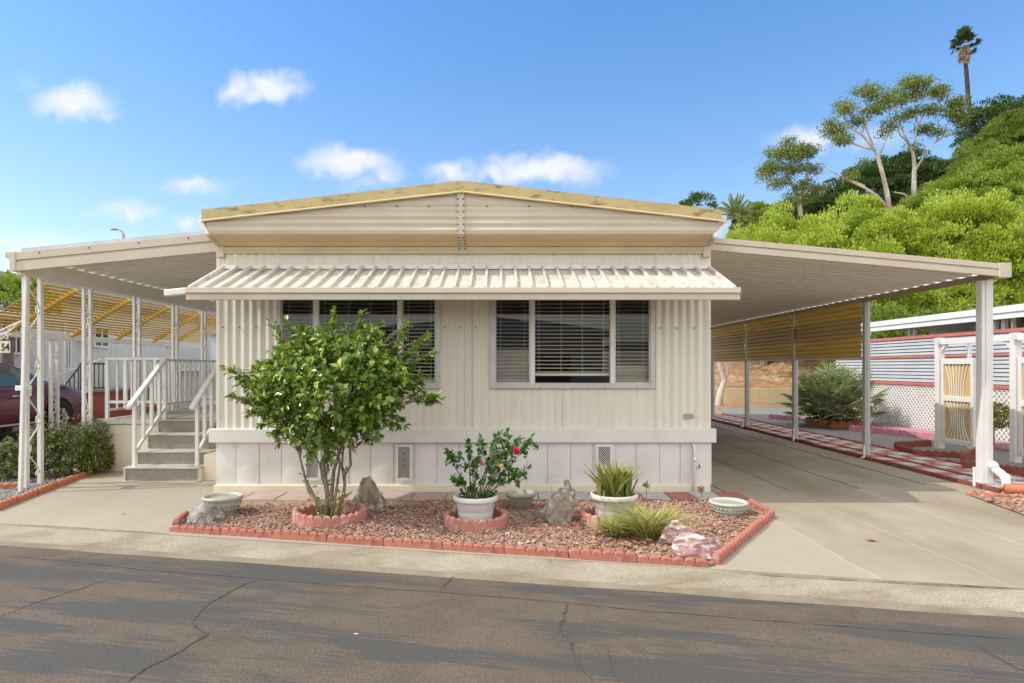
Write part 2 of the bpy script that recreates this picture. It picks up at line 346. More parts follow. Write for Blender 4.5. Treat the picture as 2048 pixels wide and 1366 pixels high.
M['ink'] = mat('black_paint', (.012,.012,.012), None, rough=.6)

def glass(name, tint=(.9,.92,.92), ior=1.55, refl=1.0):
    m = bpy.data.materials.new(name); m.use_nodes = True; nt = m.node_tree; N = nt.nodes; N.clear()
    o = N.new('ShaderNodeOutputMaterial'); ms = N.new('ShaderNodeMixShader'); t = N.new('ShaderNodeBsdfTransparent'); g = N.new('ShaderNodeBsdfGlossy')
    f = N.new('ShaderNodeFresnel'); f.inputs[0].default_value = ior; t.inputs[0].default_value = (*tint, 1); g.inputs['Roughness'].default_value = .01
    mm = N.new('ShaderNodeMath'); mm.operation = 'MULTIPLY'; mm.inputs[1].default_value = refl; nt.links.new(f.outputs[0], mm.inputs[0])
    nt.links.new(mm.outputs[0], ms.inputs[0]); nt.links.new(t.outputs[0], ms.inputs[1]); nt.links.new(g.outputs[0], ms.inputs[2]); nt.links.new(ms.outputs[0], o.inputs[0])
    return m
M['glass'] = glass('window_glass', (.86,.87,.86), 1.55, 1.25)
M['carglass'] = glass('car_glass', (.35,.5,.42), 1.6, 1.6)

# concrete with joints, asphalt with patches: node graphs of their own
def concrete():
    m = mat('driveway_concrete', (.37,.315,.235), (.31,.26,.19), .9, .85, .12, 90, speck=.10, dirt=(.22,.17,.105), dscale=.9, dlo=.45, dhi=.74, dstretch=(1,.45,1))
    nt = m.node_tree; N = nt.nodes; L = nt.links; bs = N['Principled BSDF']; src = bs.inputs['Base Color'].links[0].from_socket
    tcn = N.new('ShaderNodeTexCoord'); sx = N.new('ShaderNodeSeparateXYZ'); L.new(tcn.outputs['Object'], sx.inputs[0])
    nz = N.new('ShaderNodeTexNoise'); nz.inputs['Scale'].default_value = 2.5; nz.inputs['Detail'].default_value = 6; L.new(tcn.outputs['Object'], nz.inputs['Vector'])
    def mt(op, a, b=None, c=None):
        n = N.new('ShaderNodeMath'); n.operation = op
        for i, x in enumerate((a, b, c)):
            if x is None: continue
            if isinstance(x, (int, float)): n.inputs[i].default_value = x
            else: L.new(x, n.inputs[i])
        return n.outputs[0]
    wob = mt('MULTIPLY', mt('SUBTRACT', nz.outputs['Fac'], .5), .10)
    X = mt('ADD', sx.outputs['X'], wob); Yw = mt('ADD', sx.outputs['Y'], wob)
    def mix(fac, a, b):
        x = N.new('ShaderNodeMix'); x.data_type = 'RGBA'; L.new(fac, x.inputs[0]); 
        if isinstance(a, tuple): x.inputs[6].default_value = (*a, 1)
        else: L.new(a, x.inputs[6])
        x.inputs[7].default_value = (*b, 1); return x.outputs[2]
    # newer, paler slab west of the house line
    pale = mt('MULTIPLY', mt('LESS_THAN', X, 2.8), .55)
    col = mix(pale, src, (.40,.345,.265))
    def line(s, c, w): return mt('LESS_THAN', mt('ABSOLUTE', mt('SUBTRACT', s, c)), w)
    for xc, w in ((5.65,.022),(4.6,.016),(3.65,.010),(2.8,.012)):
        near = mt('LESS_THAN', sx.outputs['Y'], 7.9+.25*(xc-4))  # joints painted pale where the drive is sunlit, dark where it is shaded
        l = line(X, xc, w)
        col = mix(mt('MULTIPLY', mt('MULTIPLY', l, near), .26), col, (.56,.50,.40))
        col = mix(mt('MULTIPLY', l, mt('SUBTRACT', 1, near)), col, (.07,.06,.045))
    yc = [(8.55,.007,4.6,6.2),(12.1,.008,2.6,6.2),(15.6,.008,2.6,6.2)]
    for y0, w, xa, xb in yc:
        l = mt('MULTIPLY', line(Yw, y0, w), mt('MULTIPLY', mt('GREATER_THAN', X, xa), mt('LESS_THAN', X, xb)))
        col = mix(l, col, (.12,.10,.075))
    L.new(col, bs.inputs['Base Color']); return m
M['concrete'] = concrete()
ST = Matrix.Rotation(math.atan(-.21), 4, 'Z')   # the street's direction
def asphalt():
    m = mat('asphalt', (.125,.095,.068), (.098,.073,.052), 3, .85, .6, 55, speck=.42)
    nt = m.node_tree; N = nt.nodes; L = nt.links; bs = N['Principled BSDF']; src = bs.inputs['Base Color'].links[0].from_socket
    tcn = N.new('ShaderNodeTexCoord'); mp = N.new('ShaderNodeMapping'); mp.vector_type = 'TEXTURE'
    mp.inputs['Rotation'].default_value = (0, 0, math.atan(-.21)); L.new(tcn.outputs['Object'], mp.inputs[0])
    mp2 = N.new('ShaderNodeMapping'); mp2.inputs['Scale'].default_value = (.55, 3.0, 1); L.new(mp.outputs[0], mp2.inputs[0])
    n1 = N.new('ShaderNodeTexNoise'); n1.inputs['Scale'].default_value = .9; n1.inputs['Detail'].default_value = 7; n1.inputs['Roughness'].default_value = .55; L.new(mp2.outputs[0], n1.inputs['Vector'])
    mp3 = N.new('ShaderNodeMapping'); mp3.inputs['Scale'].default_value = (2.0, 42, 1); L.new(mp.outputs[0], mp3.inputs[0])
    n2 = N.new('ShaderNodeTexNoise'); n2.inputs['Scale'].default_value = 1; n2.inputs['Detail'].default_value = 5; n2.inputs['Roughness'].default_value = .65; L.new(mp3.outputs[0], n2.inputs['Vector'])
    a = N.new('ShaderNodeMath'); a.operation = 'MULTIPLY_ADD'; L.new(n2.outputs['Fac'], a.inputs[0]); a.inputs[1].default_value = .5; L.new(n1.outputs['Fac'], a.inputs[2])
    r = N.new('ShaderNodeMapRange'); L.new(a.outputs[0], r.inputs[0]); r.inputs[1].default_value = .74; r.inputs[2].default_value = .785; r.inputs[4].default_value = .85
    x = N.new('ShaderNodeMix'); x.data_type = 'RGBA'; L.new(r.outputs[0], x.inputs[0]); L.new(src, x.inputs[6]); x.inputs[7].default_value = (.062,.060,.056,1)
    L.new(x.outputs[2], bs.inputs['Base Color']); return m
M['asphalt'] = asphalt()
M['curb'] = mat('curb_concrete', (.35,.30,.225), (.28,.235,.17), 2, .9, .3, 60, speck=.3, dirt=(.2,.155,.095), dscale=2.5, dlo=.48, dhi=.72, dstretch=(.5,2,1))
M['gutter'] = mat('gutter_dirt', (.20,.155,.10), (.28,.23,.16), 3, .95, .3, 90, speck=.3)
M['crack'] = mat('crack_fill', (.045,.035,.027), (.10,.078,.058), 12, .95)
M['seamc'] = mat('seam_beige', (.47,.42,.33), None, rough=.8)  # darker siding tone for panel and ledge joints
M['mortar'] = mat('joint_gap', (.05,.04,.03), None, rough=1)
M['bamboo'] = mat('yellow_panel', (.66,.47,.2), (.55,.38,.15), 3, .6, stretch=(8,8,.4))
# ------------------------------------------------------------ the ground
def ss(a, b, x): t = max(0, min(1, (x-a)/(b-a))); return t*t*(3-2*t)
def sheet(name, poly, z, m, kind='structure'):
    o = MB().add([(p[0], p[1], z) for p in poly], [tuple(range(len(poly)))]).build(name, m); return struct(o, kind)
def curbY(x, off=0): return 5.17-.21*x-off*1.022
sheet('ground', [(-900,-900),(900,-900),(900,900),(-900,900)], -.16, M['earth'])
sheet('road', [(-60, curbY(-60,.26)), (-60, curbY(-60,8.2)), (60, curbY(60,8.2)), (60, curbY(60,.26))], -.088, M['asphalt'])
# driveway slab with real thickness
mb = MB(); mb.prism([(-6.9,curbY(-6.9)),(30,curbY(30)),(30,26),(-6.9,26)], 'z', -.155, 0); struct(mb.build('driveway', M['concrete']))
# rolled curb along the street
mb = MB(); prof = [(0.0,.004),(.03,.0),(.07,-.008),(.12,-.022),(.17,-.045),(.21,-.066),(.25,-.078)]
xs = np.linspace(-60, 60, 121)
rows = []
for x in xs:
    rows.append([(x, curbY(x, o-.004), z) for o, z in [(0,-.15)]+prof+[(.25,-.15)]])
mb.grid(rows); struct(mb.build('curb', M['curb'], smooth=True))
mb = MB(); mb.grid([[(x, curbY(x, .248+.004*math.sin(x*9)), -.077), (x, curbY(x, .29+.02*mnoise.noise((x*2,0,0))), -.0835), (x, curbY(x,.36+.05*mnoise.noise((x*1.3,4,0))), -.0895)] for x in np.linspace(-20,20,300)])
struct(mb.build('gutter', M['gutter'], smooth=True))
# curb joints and road cracks: dark fillings laid on the surface
def crack(px, w, z, jit=.03, name='road_crack', m='crack', seed=1):
    rr = random.Random(seed); P = [gr(x, y, z) for x, y in px]; pts = []
    for a, b in zip(P, P[1:]):
        n = max(2, int((b-a).length/.05))
        pts += [a.lerp(b, i/n) for i in range(n)]
    pts.append(P[-1]); mb = MB(); L_ = []; Rr = []; k = len(pts)
    for i, p in enumerate(pts):
        d = (pts[min(i+1,k-1)]-pts[max(i-1,0)]).normalized(); s = Vector((d.y,-d.x,0))
        q = p+s*(mnoise.noise(p*5)*jit+mnoise.noise(p*17)*jit*.5); ww = w*.8*rr.uniform(.3,1.25)*min(1, .3+min(i, k-1-i)/6)
        L_.append(q+s*ww/2); Rr.append(q-s*ww/2)
    mb.grid([L_, Rr]); struct(mb.build(name, M[m]))
zr = -.0845
for i, (px, w) in enumerate([([(0,1232),(70,1206),(150,1180),(216,1160)],.016),([(255,1366),(300,1335),(360,1300),(410,1268),(398,1252),(386,1236),(420,1205),(470,1178),(522,1156)],.03),
        ([(410,1266),(470,1256),(485,1262)],.008),([(1130,1203),(1127,1250),(1140,1290),(1160,1330),(1190,1366)],.028),([(1208,1290),(1222,1322),(1240,1366)],.014),([(884,1178),(896,1166),(910,1153)],.018),
        ([(1703,1217),(1712,1235),(1718,1252)],.014),([(1944,1275),(1975,1305),(2020,1330),(2060,1350)],.03),([(170,1114),(205,1106),(235,1101)],.012),
        ([(0,1112),(130,1121),(300,1140),(520,1157),(760,1176),(1024,1195),(1300,1222),(1650,1250),(2048,1279)],.011)]):
    crack(px, w, zr, seed=i, jit=.03 if i != 9 else .012)
for px in ([(1099,1117),(1101,1124)],[(178,1064),(166,1071)]): crack(px, .010, .006, .001, 'curb_joint', 'mortar')
crack([(0,1047),(120,1053),(338,1067)], .013, .0065, .006, 'curb_joint', 'mortar', 3)
crack([(1440,1141),(1600,1153),(1790,1164),(2048,1178)], .013, .0065, .006, 'curb_joint', 'mortar', 4)

# planting bed and gravel areas
bedp = [gr(345,1060), gr(1424,1129), gr(1545,1031), Vector((2.86,7.74,0)), Vector((-3.45,7.74,0)), gr(372,1037)]
sheet('garden_bed', bedp, .008, M['soil'])
lg = [gr(0,1018)+Vector((0,0,0)), gr(203,938), Vector((-6.12,9.4,0)), Vector((-7.05,9.4,0)), Vector((-7.05,6.0,0)), Vector((-6.9, 6.62,0))]
sheet('gravel_strip', [gr(-60,1050), gr(0,1018), gr(203,939), Vector((-6.0,9.45,0)), Vector((-7.0,9.45,0)), Vector((-6.9,6.65,0))], .007, M['greygravel'])
mb = MB(); mb.grid([[(x, y, .012+.25*ss(-6.95,-8.2,x)*ss(-.21*x+5.4, -.21*x+7, y)) for x in [-60,-20,-12,-8.2,-7.9,-7.6,-7.3,-7.1,-6.95]] for y in list(np.linspace(6.7,12,22))+[20,60]]); struct(mb.build('neighbouring_lot', M['greygravel'], smooth=True))
# east side: grey gravel yard, red gravel verge, then the hill
sheet('gravel_yard', [(6.2,7.2),(14,5.5),(14,27.8),(6.2,27.8)], .006, M['greygravel'])
vp = [gr(1932,989), gr(2060,1036), Vector((5.9,5.4,0)), Vector((8.6,6.2,0)), Vector((8.6,7.55,0))]
sheet('bark_bed', vp, .013, M['soil'])
def hill_h(x, y): return (min(18,max(0, y-27.9))*.36*ss(2, 12, x)+min(28,max(0, x-12.5))*.42*ss(21, 30, y))*(1-ss(46,72,y))+max(0,min(.62,(y-27.8)*9))*ss(1,4,x)*(1-ss(60,80,y))
xs = list(np.linspace(0, 40, 61))+list(np.linspace(42, 160, 30)); ys = [27.75,27.82,27.9,28.2]+list(np.linspace(29, 60, 50))+list(np.linspace(63,160,25))
mb = MB(); mb.grid([[(x, y, hill_h(x, y)-.05+.25*mnoise.noise((x*.4,y*.4,0))*ss(29,32,y)) for x in xs] for y in ys])
xs2 = [x for x in xs if x >= 12.4]; ys2 = list(np.linspace(20.5, 27.8, 14))
mb.grid([[(x, y, hill_h(x, y)-.05) for x in xs2] for y in ys2])
struct(mb.build('hillside', M['mulch'], smooth=True))
sheet('mulch_ground', [(3,20.6),(7.4,20.6),(8.2,24),(12,25.2),(12,27.6),(3,27.6)], .012, M['mulch'])

# ------------------------------------------------------------ the mobile home
HX0, HX1, HY = -3.53, 2.60, 7.80
hm = thing('mobile_home', 'cream corrugated mobile home with shallow gabled mustard roof edge and striped metal window awning', 'mobile home', (-.46, HY, 0))
def rib(x):
    if x < -2.72 or x > 1.93:
        t = ((x+10)/.103) % 1; return .017*(.5+.5*math.cos(2*PI*t))**.8
    t = ((x+10)/.103) % 1; g = ((x+10)/.205) % 1
    amp = .0035+.004*max(0, mnoise.noise((x*1.3, 3, 0)))
    if -.80 < x < -.1 : amp = .002
    return amp*(.5+.5*math.cos(2*PI*t))-(.004 if g < .035 else 0)
def strip(mb, x0, x1, z0, z1):
    n = max(2, int((x1-x0)/.0085)); xs_ = [x0+(x1-x0)*i/n for i in range(n+1)]
    zs = [z0, z1] if z1-z0 < .8 else list(np.linspace(z0, z1, 6))
    mb.grid([[(x, HY-.004-rib(x)+.004*mnoise.noise((x*1.5, z*2, 0)), z) for x in xs_] for z in zs])
WZ0, WZ1 = 1.335, 2.46; LW = (-2.77, -.78); RW = (-.106, 1.89)
mb = MB()
for x0, x1, z0, z1 in [(HX0,LW[0],.79,3.06),(LW[0],LW[1],.79,WZ0),(LW[0],LW[1],WZ1,3.06),(LW[1],RW[0],.79,3.06),(RW[0],RW[1],.79,WZ0),(RW[0],RW[1],WZ1,3.06),(RW[1],HX1,.79,3.06)]:
    strip(mb, x0, x1, z0, z1)
for x in (HX0, HX1):
    n = 240; s = -1 if x == HX0 else 1
    mb.grid([[(x+s*.012*(.5+.5*math.cos(i*PI/2)), HY-.004+(21.5-HY)*i/n, z) for i in range(n+1)] for z in (.79, 3.3)])
mb.box(HX0, HX1, 21.45, 21.5, .1, 3.4)
wall = mb.build('wall', M['siding'], hm)
for x in (HX0-.012, HX1-.03): MB().box(x,x+.042,HY-.024,HY+.02,.80,3.06).build('corner_trim', M['siding'], hm, bev=.004)
for x in (-.45,-.36,.765): MB().box(x-.0018, x+.0018, HY-.0085, HY-.006, .8, WZ0-.04 if x > 0 else 2.75).build('seam', M['seamc'], hm)   # panel seams
def screws(pts, name='screw', parent=hm, r=.0075):
    mb = MB()
    for p in pts: mb.box(p[0]-r, p[0]+r, p[1]-.006, p[1]+.004, p[2]-r, p[2]+r)
    return mb.build(name, M['screw'], parent)
P_ = [(HX0+.07+.205*i, HY-.022, 2.06) for i in range(4)]+[(1.98+.21*i, HY-.022, 2.05) for i in range(4)]+[(-.70+.19*i, HY-.012, 2.06) for i in range(3)]
screws(P_, 'siding_screws').__setitem__('kind','stuff')
mb = MB(); mb.box(HX0+.1, HX1-.1, 9.6, 9.65, .1, 3.0); mb.box(HX0+.1,HX1-.1,HY+.1,9.6,.7,.75); mb.build('interior_wall', M['inner'], hm)
# belly band, skirting, base ledge
mb = MB(); mb.box(HX0-.085, HX1+.065, HY-.075, HY+.02, .628, .80); mb.build('belly_band', M['skirt'], hm, bev=.008)
mb = MB(); e = [-3.55,-3.30,-3.01,-2.73,-2.45,-2.17,-1.89,-1.62,-1.335,-1.08,-.80,-.52,-.24,.05,.32,.58,.865,1.145,1.43,1.68,1.97,2.23,2.62]
for i, (a, b) in enumerate(zip(e, e[1:])):
    n = 8; bul = [.004,.012,.0,.009,.003,.011][i % 6]
    mb.grid([[(a+.003+(b-a-.006)*k/n, HY-.012-bul*math.sin(PI*k/n)-.006*math.sin(PI*(z-.1)/.55)-(.004 if i % 2 else 0), z) for k in range(n+1)] for z in np.linspace(.105,.628,6)])
    mb.box(b-.004, b+.004, HY-.010, HY-.002, .105, .628)
mb.box(HX0-.02, HX1+.02, HY-.004, HY+.3, .1, .63)
for x in (HX0, HX1): mb.box(x-.02, x+.02, HY+.3, 21.5, 0, .79)
mb.build('skirting', M['skirt'], hm, smooth=False)
mb = MB(); mb.box(HX0-.03, HX1-.0, HY-.06, HY+.05, 0, .105); mb.build('base_ledge', M['cream'], hm, bev=.008)
for px in (405, 1100): MB().box(px/160-6.25-.002, px/160-6.25+.004, HY-.066, HY-.058, .0, .1).build('ledge_joint', M['seamc'], hm)
def vent(xc, w=.145, z0=.19, z1=.575):
    y = HY-.056; mb = MB(); t = .03
    mb.box(xc-w/2-t, xc-w/2, y, y+.03, z0-t, z1+t); mb.box(xc+w/2, xc+w/2+t, y, y+.03, z0-t, z1+t)
    mb.box(xc-w/2, xc+w/2, y, y+.03, z1, z1+t); mb.box(xc-w/2, xc+w/2, y, y+.03, z0-t, z0)
    f = mb.build('vent', M['skirt'], hm)
    mb = MB(); mb.box(xc-w/2, xc+w/2, y+.022, y+.026, z0, z1); mb.build('opening', M['dark'], f)
    mb = MB(); n = 10; mm = 26
    for j in range(mm):
        for i in range(n):
            if (i+j) % 2: continue
            cx_ = xc-w/2+w*(i+.5)/n; cz = z0+(z1-z0)*(j+.5)/mm; a = w/n*.62; b = (z1-z0)/mm*.62
            mb.add([(cx_-a,y+.012,cz),(cx_,y+.012,cz-b),(cx_+a,y+.012,cz),(cx_,y+.012,cz+b)], [(0,1,2,3)])
    mb.build('grille', M['whitemetal'], f)
for px in (627, 809, 990, 1207): vent((px-CX)/160.26)
# windows
def window(x0, x1, muls, shade):
    y0, y1 = HY-.035, HY+.05; z0, z1 = WZ0, WZ1; mb = MB(); t = .04
    mb.box(x0-.025, x0+t-.01, y0, y1, z0-.025, z1); mb.box(x1-t+.01, x1+.025, y0, y1, z0-.025, z1)
    mb.box(x0+t-.01, x1-t+.01, y0, y1, z0-.025, z0+.025); mb.box(x0+t-.01, x1-t+.01, y0, y1, z1-.03, z1)
    mb.box(x0-.03, x1+.03, y0-.012, y0-.001, z0-.035, z0-.012)
    f = mb.build('window', M['alu'], hm, bev=.003)
    xs_ = [x0+t-.01]+[c for m_ in muls for c in (m_[0], m_[1])]+[x1-t+.01]
    for a, b in muls: MB().box(a, b, y0+.004, y1-.01, z0+.025, z1-.03).build('mullion', M['whitemetal'], f, bev=.003)
    for i in range(3):
        a, b = xs_[2*i], xs_[2*i+1]; mb = MB()
        s = .018 if i != 1 else .008
        for (p, q, r_, s_) in [(a,a+s,z0+.025,z1-.03),(b-s,b,z0+.025,z1-.03),(a+s,b-s,z0+.025,z0+.025+s),(a+s,b-s,z1-.03-s,z1-.03)]: mb.box(p, q, y0+.02, y0+.04, r_, s_)
        sash = mb.build('sash', M['alu'], f)
        ti = rnd(-.004,.004)
        MB().add([(a+s,y0+.030+ti,z0+.025+s),(b-s,y0+.030-ti,z0+.025+s),(b-s,y0+.030-ti+.003,z1-.03-s),(a+s,y0+.030+ti+.003,z1-.03-s)], [(0,1,2,3)]).build('pane', M['glass'], sash)
        zb = z0+.14 if i == 1 else z0+.06
        mb = MB(); z = zb+.03; k = 0; w = .0125; tl = .52
        while z < z1-.02:
            dz = .004*mnoise.noise((a*7, z*9, 1)); d2 = .006*mnoise.noise((b*7, z*5, 4))
            if i == 1 and z < zb+.0: dz += .02
            ca, sa = math.cos(tl)*w, math.sin(tl)*w; yb = y1+.03
            mb.add([(a-.0,yb-ca,z-sa+dz),(b+.0,yb-ca,z-sa+d2),(b,yb+ca,z+sa+d2),(a,yb+ca,z+sa+dz)], [(0,1,2,3)])
            z += .0475
        for cx_ in ([a+.07, b-.07] if i != 1 else [a+.06, a+(b-a)*.36, a+(b-a)*.64, b-.07]): mb.box(cx_-.0022, cx_+.0022, yb-.015, yb-.013, zb, z1)
        mb.box(a, b, yb-.014, yb+.014, zb-.012 if i != 1 else zb-.02, zb+.014)
        mb.build('blind', M['blind'], f)
        if shade and i != 1:
            hh = .45 if i == 0 else .25
            MB().box(a, b, yb+.05, yb+.055, z0+.07, z0+hh).build('curtain', M['curtain'], f)
    screws([(x0-.018, y0-.003, z) for z in (1.45,1.75,2.05,2.3)]+[(x1+.018, y0-.003, z) for z in (1.45,1.75,2.05,2.3)]+[(x0+.2+.4*k, y0-.016, z0-.024) for k in range(5)], 'screw_row', f, .005).__setitem__('kind','stuff')
    return f
M['curtain'] = mat('pale_curtain', (.74,.75,.66), (.66,.67,.58), 5, .9)
window(LW[0], LW[1], [(-2.328,-2.27),(-1.287,-1.235)], False)
window(RW[0], RW[1], [(.365,.417),(1.362,1.412)], True)
# gable: soffit trim, ribbed face, mustard rake
GY = 7.42; XR = -.465
def rake(x): return 3.765-.112*abs(x-XR)
mb = MB(); x0, x1 = HX0+.01, HX1-.01
sec = [(HY-.03,2.975),(HY-.05,2.975),(HY-.05,3.010),(HY-.058,3.014),(HY-.058,3.052),(HY-.04,3.058),(HY-.058,3.064),(HY-.11,3.105),(HY-.20,3.125),(GY+.02,3.142),(GY,3.15)]
mb.grid([[(x, y, z) for y, z in sec] for x in (x0, XR, x1)]); mb.build('soffit', M['tan'], hm)
mb = MB()
zs = list(np.arange(3.15, 3.80, .012))
def gb(z):
    if z < 3.40:
        t = ((z-3.15)/.083) % 1; return .013*(.5-.5*math.cos(2*PI*t))
    if abs(z-3.47) < .007: return -.006
    if abs(z-3.60) < .007: return -.004
    return .004*(.5-.5*math.cos(2*PI*((z-3.4)/.083)))
xs_ = list(np.linspace(x0+.03, XR, 14))+list(np.linspace(XR, x1-.03, 14))[1:]
mb.grid([[(x, GY-gb(z), min(z, rake(x)-.03)) for x in xs_] for z in zs])
mb.build('gable_siding', M['trim'], hm)
for x in (x0+.03, x1-.03): pass
for xa in (x0, x1-.028): MB().prism([(HY-.06,3.06),(GY,3.15),(GY,3.40),(HY-.06,3.40)], 'x', xa, xa+.028).build('gable_end', M['trim'], hm)
mb = MB(); mb.box(XR-.055, XR+.03, GY-.022, GY-.004, 3.14, rake(XR)-.12)
mb.grid([[(x, y-.012, z-.006) for y, z in sec[:-1]]+[(x, GY-.022, 3.14)] for x in (XR-.055, XR+.03)])
mb.build('centre_batten', M['trim'], hm)
screws([(XR+dx, GY-.024, 3.18+.075*k) for dx in (-.045,.02) for k in range(6)]+[(XR+dx, y-.018, z-.012) for dx in (-.045,.02) for y, z in ((HY-.058,3.04),(HY-.15,3.12),(HY-.27,3.133),(HY-.09,3.09))]
       +[(XR-1.66+.33*k*1.15-.25, GY-.004, 3.475) for k in range(5)]+[(XR+.3+.5*k, GY-.004, 3.475) for k in range(4)], 'trim_screws').__setitem__('kind','stuff')
mb = MB()
for sgn in (-1, 1):
    xe = XR+sgn*3.07
    for (ya, yb, dza, dzb) in [(GY-.045, GY+.02, -.125, 0.0)]:
        a, b = (xe, XR) if sgn < 0 else (XR, xe)
        n = 24
        top = [(a+(b-a)*i/n) for i in range(n+1)]
        w = lambda x: .006*mnoise.noise((x*2.2, 5, 0))
        for (q0, q1) in [((ya, dza), (ya-.004, dzb)), ((ya-.004, dzb), (yb, dzb+.004)), ((yb, dza), (ya, dza))]:
            mb.grid([[(x, q[0], rake(x)+q[1]+(w(x) if q[1] >= 0 else 0)) for x in top] for q in (q0, q1)])
        mb.add([(xe,ya,rake(xe)+dza),(xe,yb,rake(xe)+dza),(xe,yb,rake(xe)),(xe,ya-.004,rake(xe))], [(0,1,2,3)])
rk = mb.build('rake_trim', M['mustard'], hm)
mb = MB()
for sgn in (-1, 1):
    xe = XR+sgn*3.07; mb.tube([(xe, GY-.048, rake(xe)-.130), (XR+sgn*.002, GY-.048, rake(XR)-.130)], .011, 6)
mb.build('rake_lip', mat('lip_cream', (.70,.58,.34), None, rough=.5), rk)
mb = MB()
for sgn in (-1, 1):
    xe = XR+sgn*3.09
    mb.add([(XR,GY+.02,rake(XR)-.004),(xe,GY+.02,rake(xe)-.004),(xe,21.6,rake(xe)-.004),(XR,21.6,rake(XR)-.004),(XR,GY+.02,rake(XR)-.05),(xe,GY+.02,rake(xe)-.05),(xe,21.6,rake(xe)-.05),(XR,21.6,rake(XR)-.05)],
           [(0,1,2,3),(4,5,6,7),(1,2,6,5),(0,1,5,4),(2,3,7,6)])
mb.build('roof', M['zinc'], hm)
# gutter ends at the two eaves: slanted white spouts
mb = MB()
mb.bar(at(401,443,7.42), at(417,469,7.42), .05, .07, (0,1,0)); mb.bar(at(1452,449,7.42), at(1427,474,7.42), .05, .07, (0,1,0))
for s, x in ((-1, HX0-.04), (1, HX1+.05)): mb.box(x-.05, x+.05, GY+.06, 21.4, 3.30, 3.38)
mb.build('gutter', M['whitemetal'], hm, bev=.004)
for s, x in ((-1, HX0+.05), (1, HX1-.05)): 
    mb = MB(); mb.box(x-.045, x+.045, HY-.066, HY-.02, 2.93, 3.06); mb.build('end_cap', M['trim'], hm)
# window awning
AX0, AX1, AYF = -3.46, 2.60, 6.88; AZW, AZF = 2.80, 2.435
aw = MB(); n = 35
slope = lambda y: AZF+(AZW-AZF)*(y-AYF)/(HY-.03-AYF)
yw = HY-.03
aw.add([(AX0,AYF,AZF-.02),(AX1,AYF,AZF-.02),(AX1,yw,AZW-.02),(AX0,yw,AZW-.02),(AX0,AYF,AZF-.026),(AX1,AYF,AZF-.026),(AX1,yw,AZW-.026),(AX0,yw,AZW-.026)], [(0,1,2,3),(4,7,6,5),(0,4,5,1),(1,5,6,2),(3,2,6,7),(0,3,7,4)])
awn = aw.build('awning', M['awning'], hm)
mb = MB()
for i in range(n+1):
    x = AX0+.02+(AX1-AX0-.04)*i/n
    mb.bar((x, AYF+.015, AZF+.002), (x, yw-.025, AZW-.002+.005*math.sin(i*7)), .032, .046)
mb.build('standing_seam', M['trimseam'] if 'trimseam' in M else M['awning'], awn, bev=.003)
mb = MB(); mb.box(AX0, AX1, yw-.03, yw+.02, AZW-.02, AZW+.03); mb.build('wall_flashing', M['whitemetal'], awn)
mb = MB(); secf = [(AYF+.02,AZF+.006),(AYF-.03,AZF+.004),(AYF-.034,AZF-.055),(AYF-.010,AZF-.066),(AYF-.012,AZF-.13),(AYF+.03,AZF-.132),(AYF+.03,AZF-.03)]
mb.prism(secf, 'x', AX0-.005, AX1+.03); mb.build('fascia', M['trim'], awn, bev=.003)
mb = MB(); mb.bar((AX0-.255, AYF+.03, AZF-.055), (AX0-.006, AYF+.03, AZF-.03), .07, .075); mb.build('gutter_spout', M['whitemetal'], awn, bev=.012)
# sticker plate and conduit
mb = MB(); mb.box(2.272, 2.395, HY-.032, HY-.026, .925, .985); pl = mb.build('notice_plate', M['plate'], hm)
c0 = at(1388, 888, HY-.05); mb = MB()
mb.tube([(c0.x-.03,HY-.02,c0.z),(c0.x-.005,HY-.05,c0.z-.01),(c0.x+.005,HY-.055,c0.z-.06),(c0.x-.012,HY-.085,.0)], .016, 8); mb.box(c0.x-.018,c0.x+.022,HY-.085,HY-.045,.40,.44)
mb.tube([(c0.x+.01,HY-.06,.33),(c0.x+.06,HY-.06,.335)], .009, 6); cd = mb.build('drain_pipe', M['white'], hm, smooth=True)
mb = MB(); mb.box(c0.x+.058,c0.x+.07,HY-.075,HY-.045,.315,.355); mb.build('tap', mat('rusty_tap', (.25,.09,.05), None, rough=.7), cd)

# ------------------------------------------------------------ roofs on posts left and right of the home
def pan_roof(mb, xi, zi, xo, zo, y0, y1, pitch=.24, hgt=.035):
    pr = []; y = y0
    while y < y1:
        for dy, dz in ((0,0),(.28,0),(.32,1),(.96,1)):
            yy_ = y+dy*pitch
            if yy_ <= y1: pr.append((yy_, dz*hgt))
        y += pitch
    mb.grid([[(xi, a, zi+b) for a, b in pr], [(xo, a, zo+b) for a, b in pr]])
cp = thing('carport', 'flat carport roof on grey posts with yellow ribbed side screens right of the home', 'carport', (4.5, 8.0, 0))
CYF = 8.0
def cpz(x): return 3.235-(x-2.62)*.0905      # top of fascia
mb = MB(); pan_roof(mb, 2.62, cpz(2.62)-.095, 6.43, cpz(6.43)-.095, CYF+.05, 20.4, .24, .055)
o = mb.build('roof_panel', M['ceil'], cp); s = o.modifiers.new('thick', 'SOLIDIFY'); s.thickness = .004
def fascia(mb, xa, za, xb, zb, h, y):
    for dy, t, b in ((0,0,.42),(.018,.42,.56),(.004,.56,1.0)):
        mb.add([(xa,y+dy,za-t*h),(xb,y+dy,zb-t*h),(xb,y+dy,zb-b*h),(xa,y+dy,za-b*h),(xa,y+.05,za-t*h),(xb,y+.05,zb-t*h),(xb,y+.05,zb-b*h),(xa,y+.05,za-b*h)],
               [(0,1,2,3),(4,7,6,5),(0,4,5,1),(3,2,6,7),(0,3,7,4),(1,5,6,2)])
mb = MB(); fascia(mb, 2.62, cpz(2.62), 6.42, cpz(6.42), .165, CYF); fa = mb.build('fascia', M['trim'], cp, bev=.002)
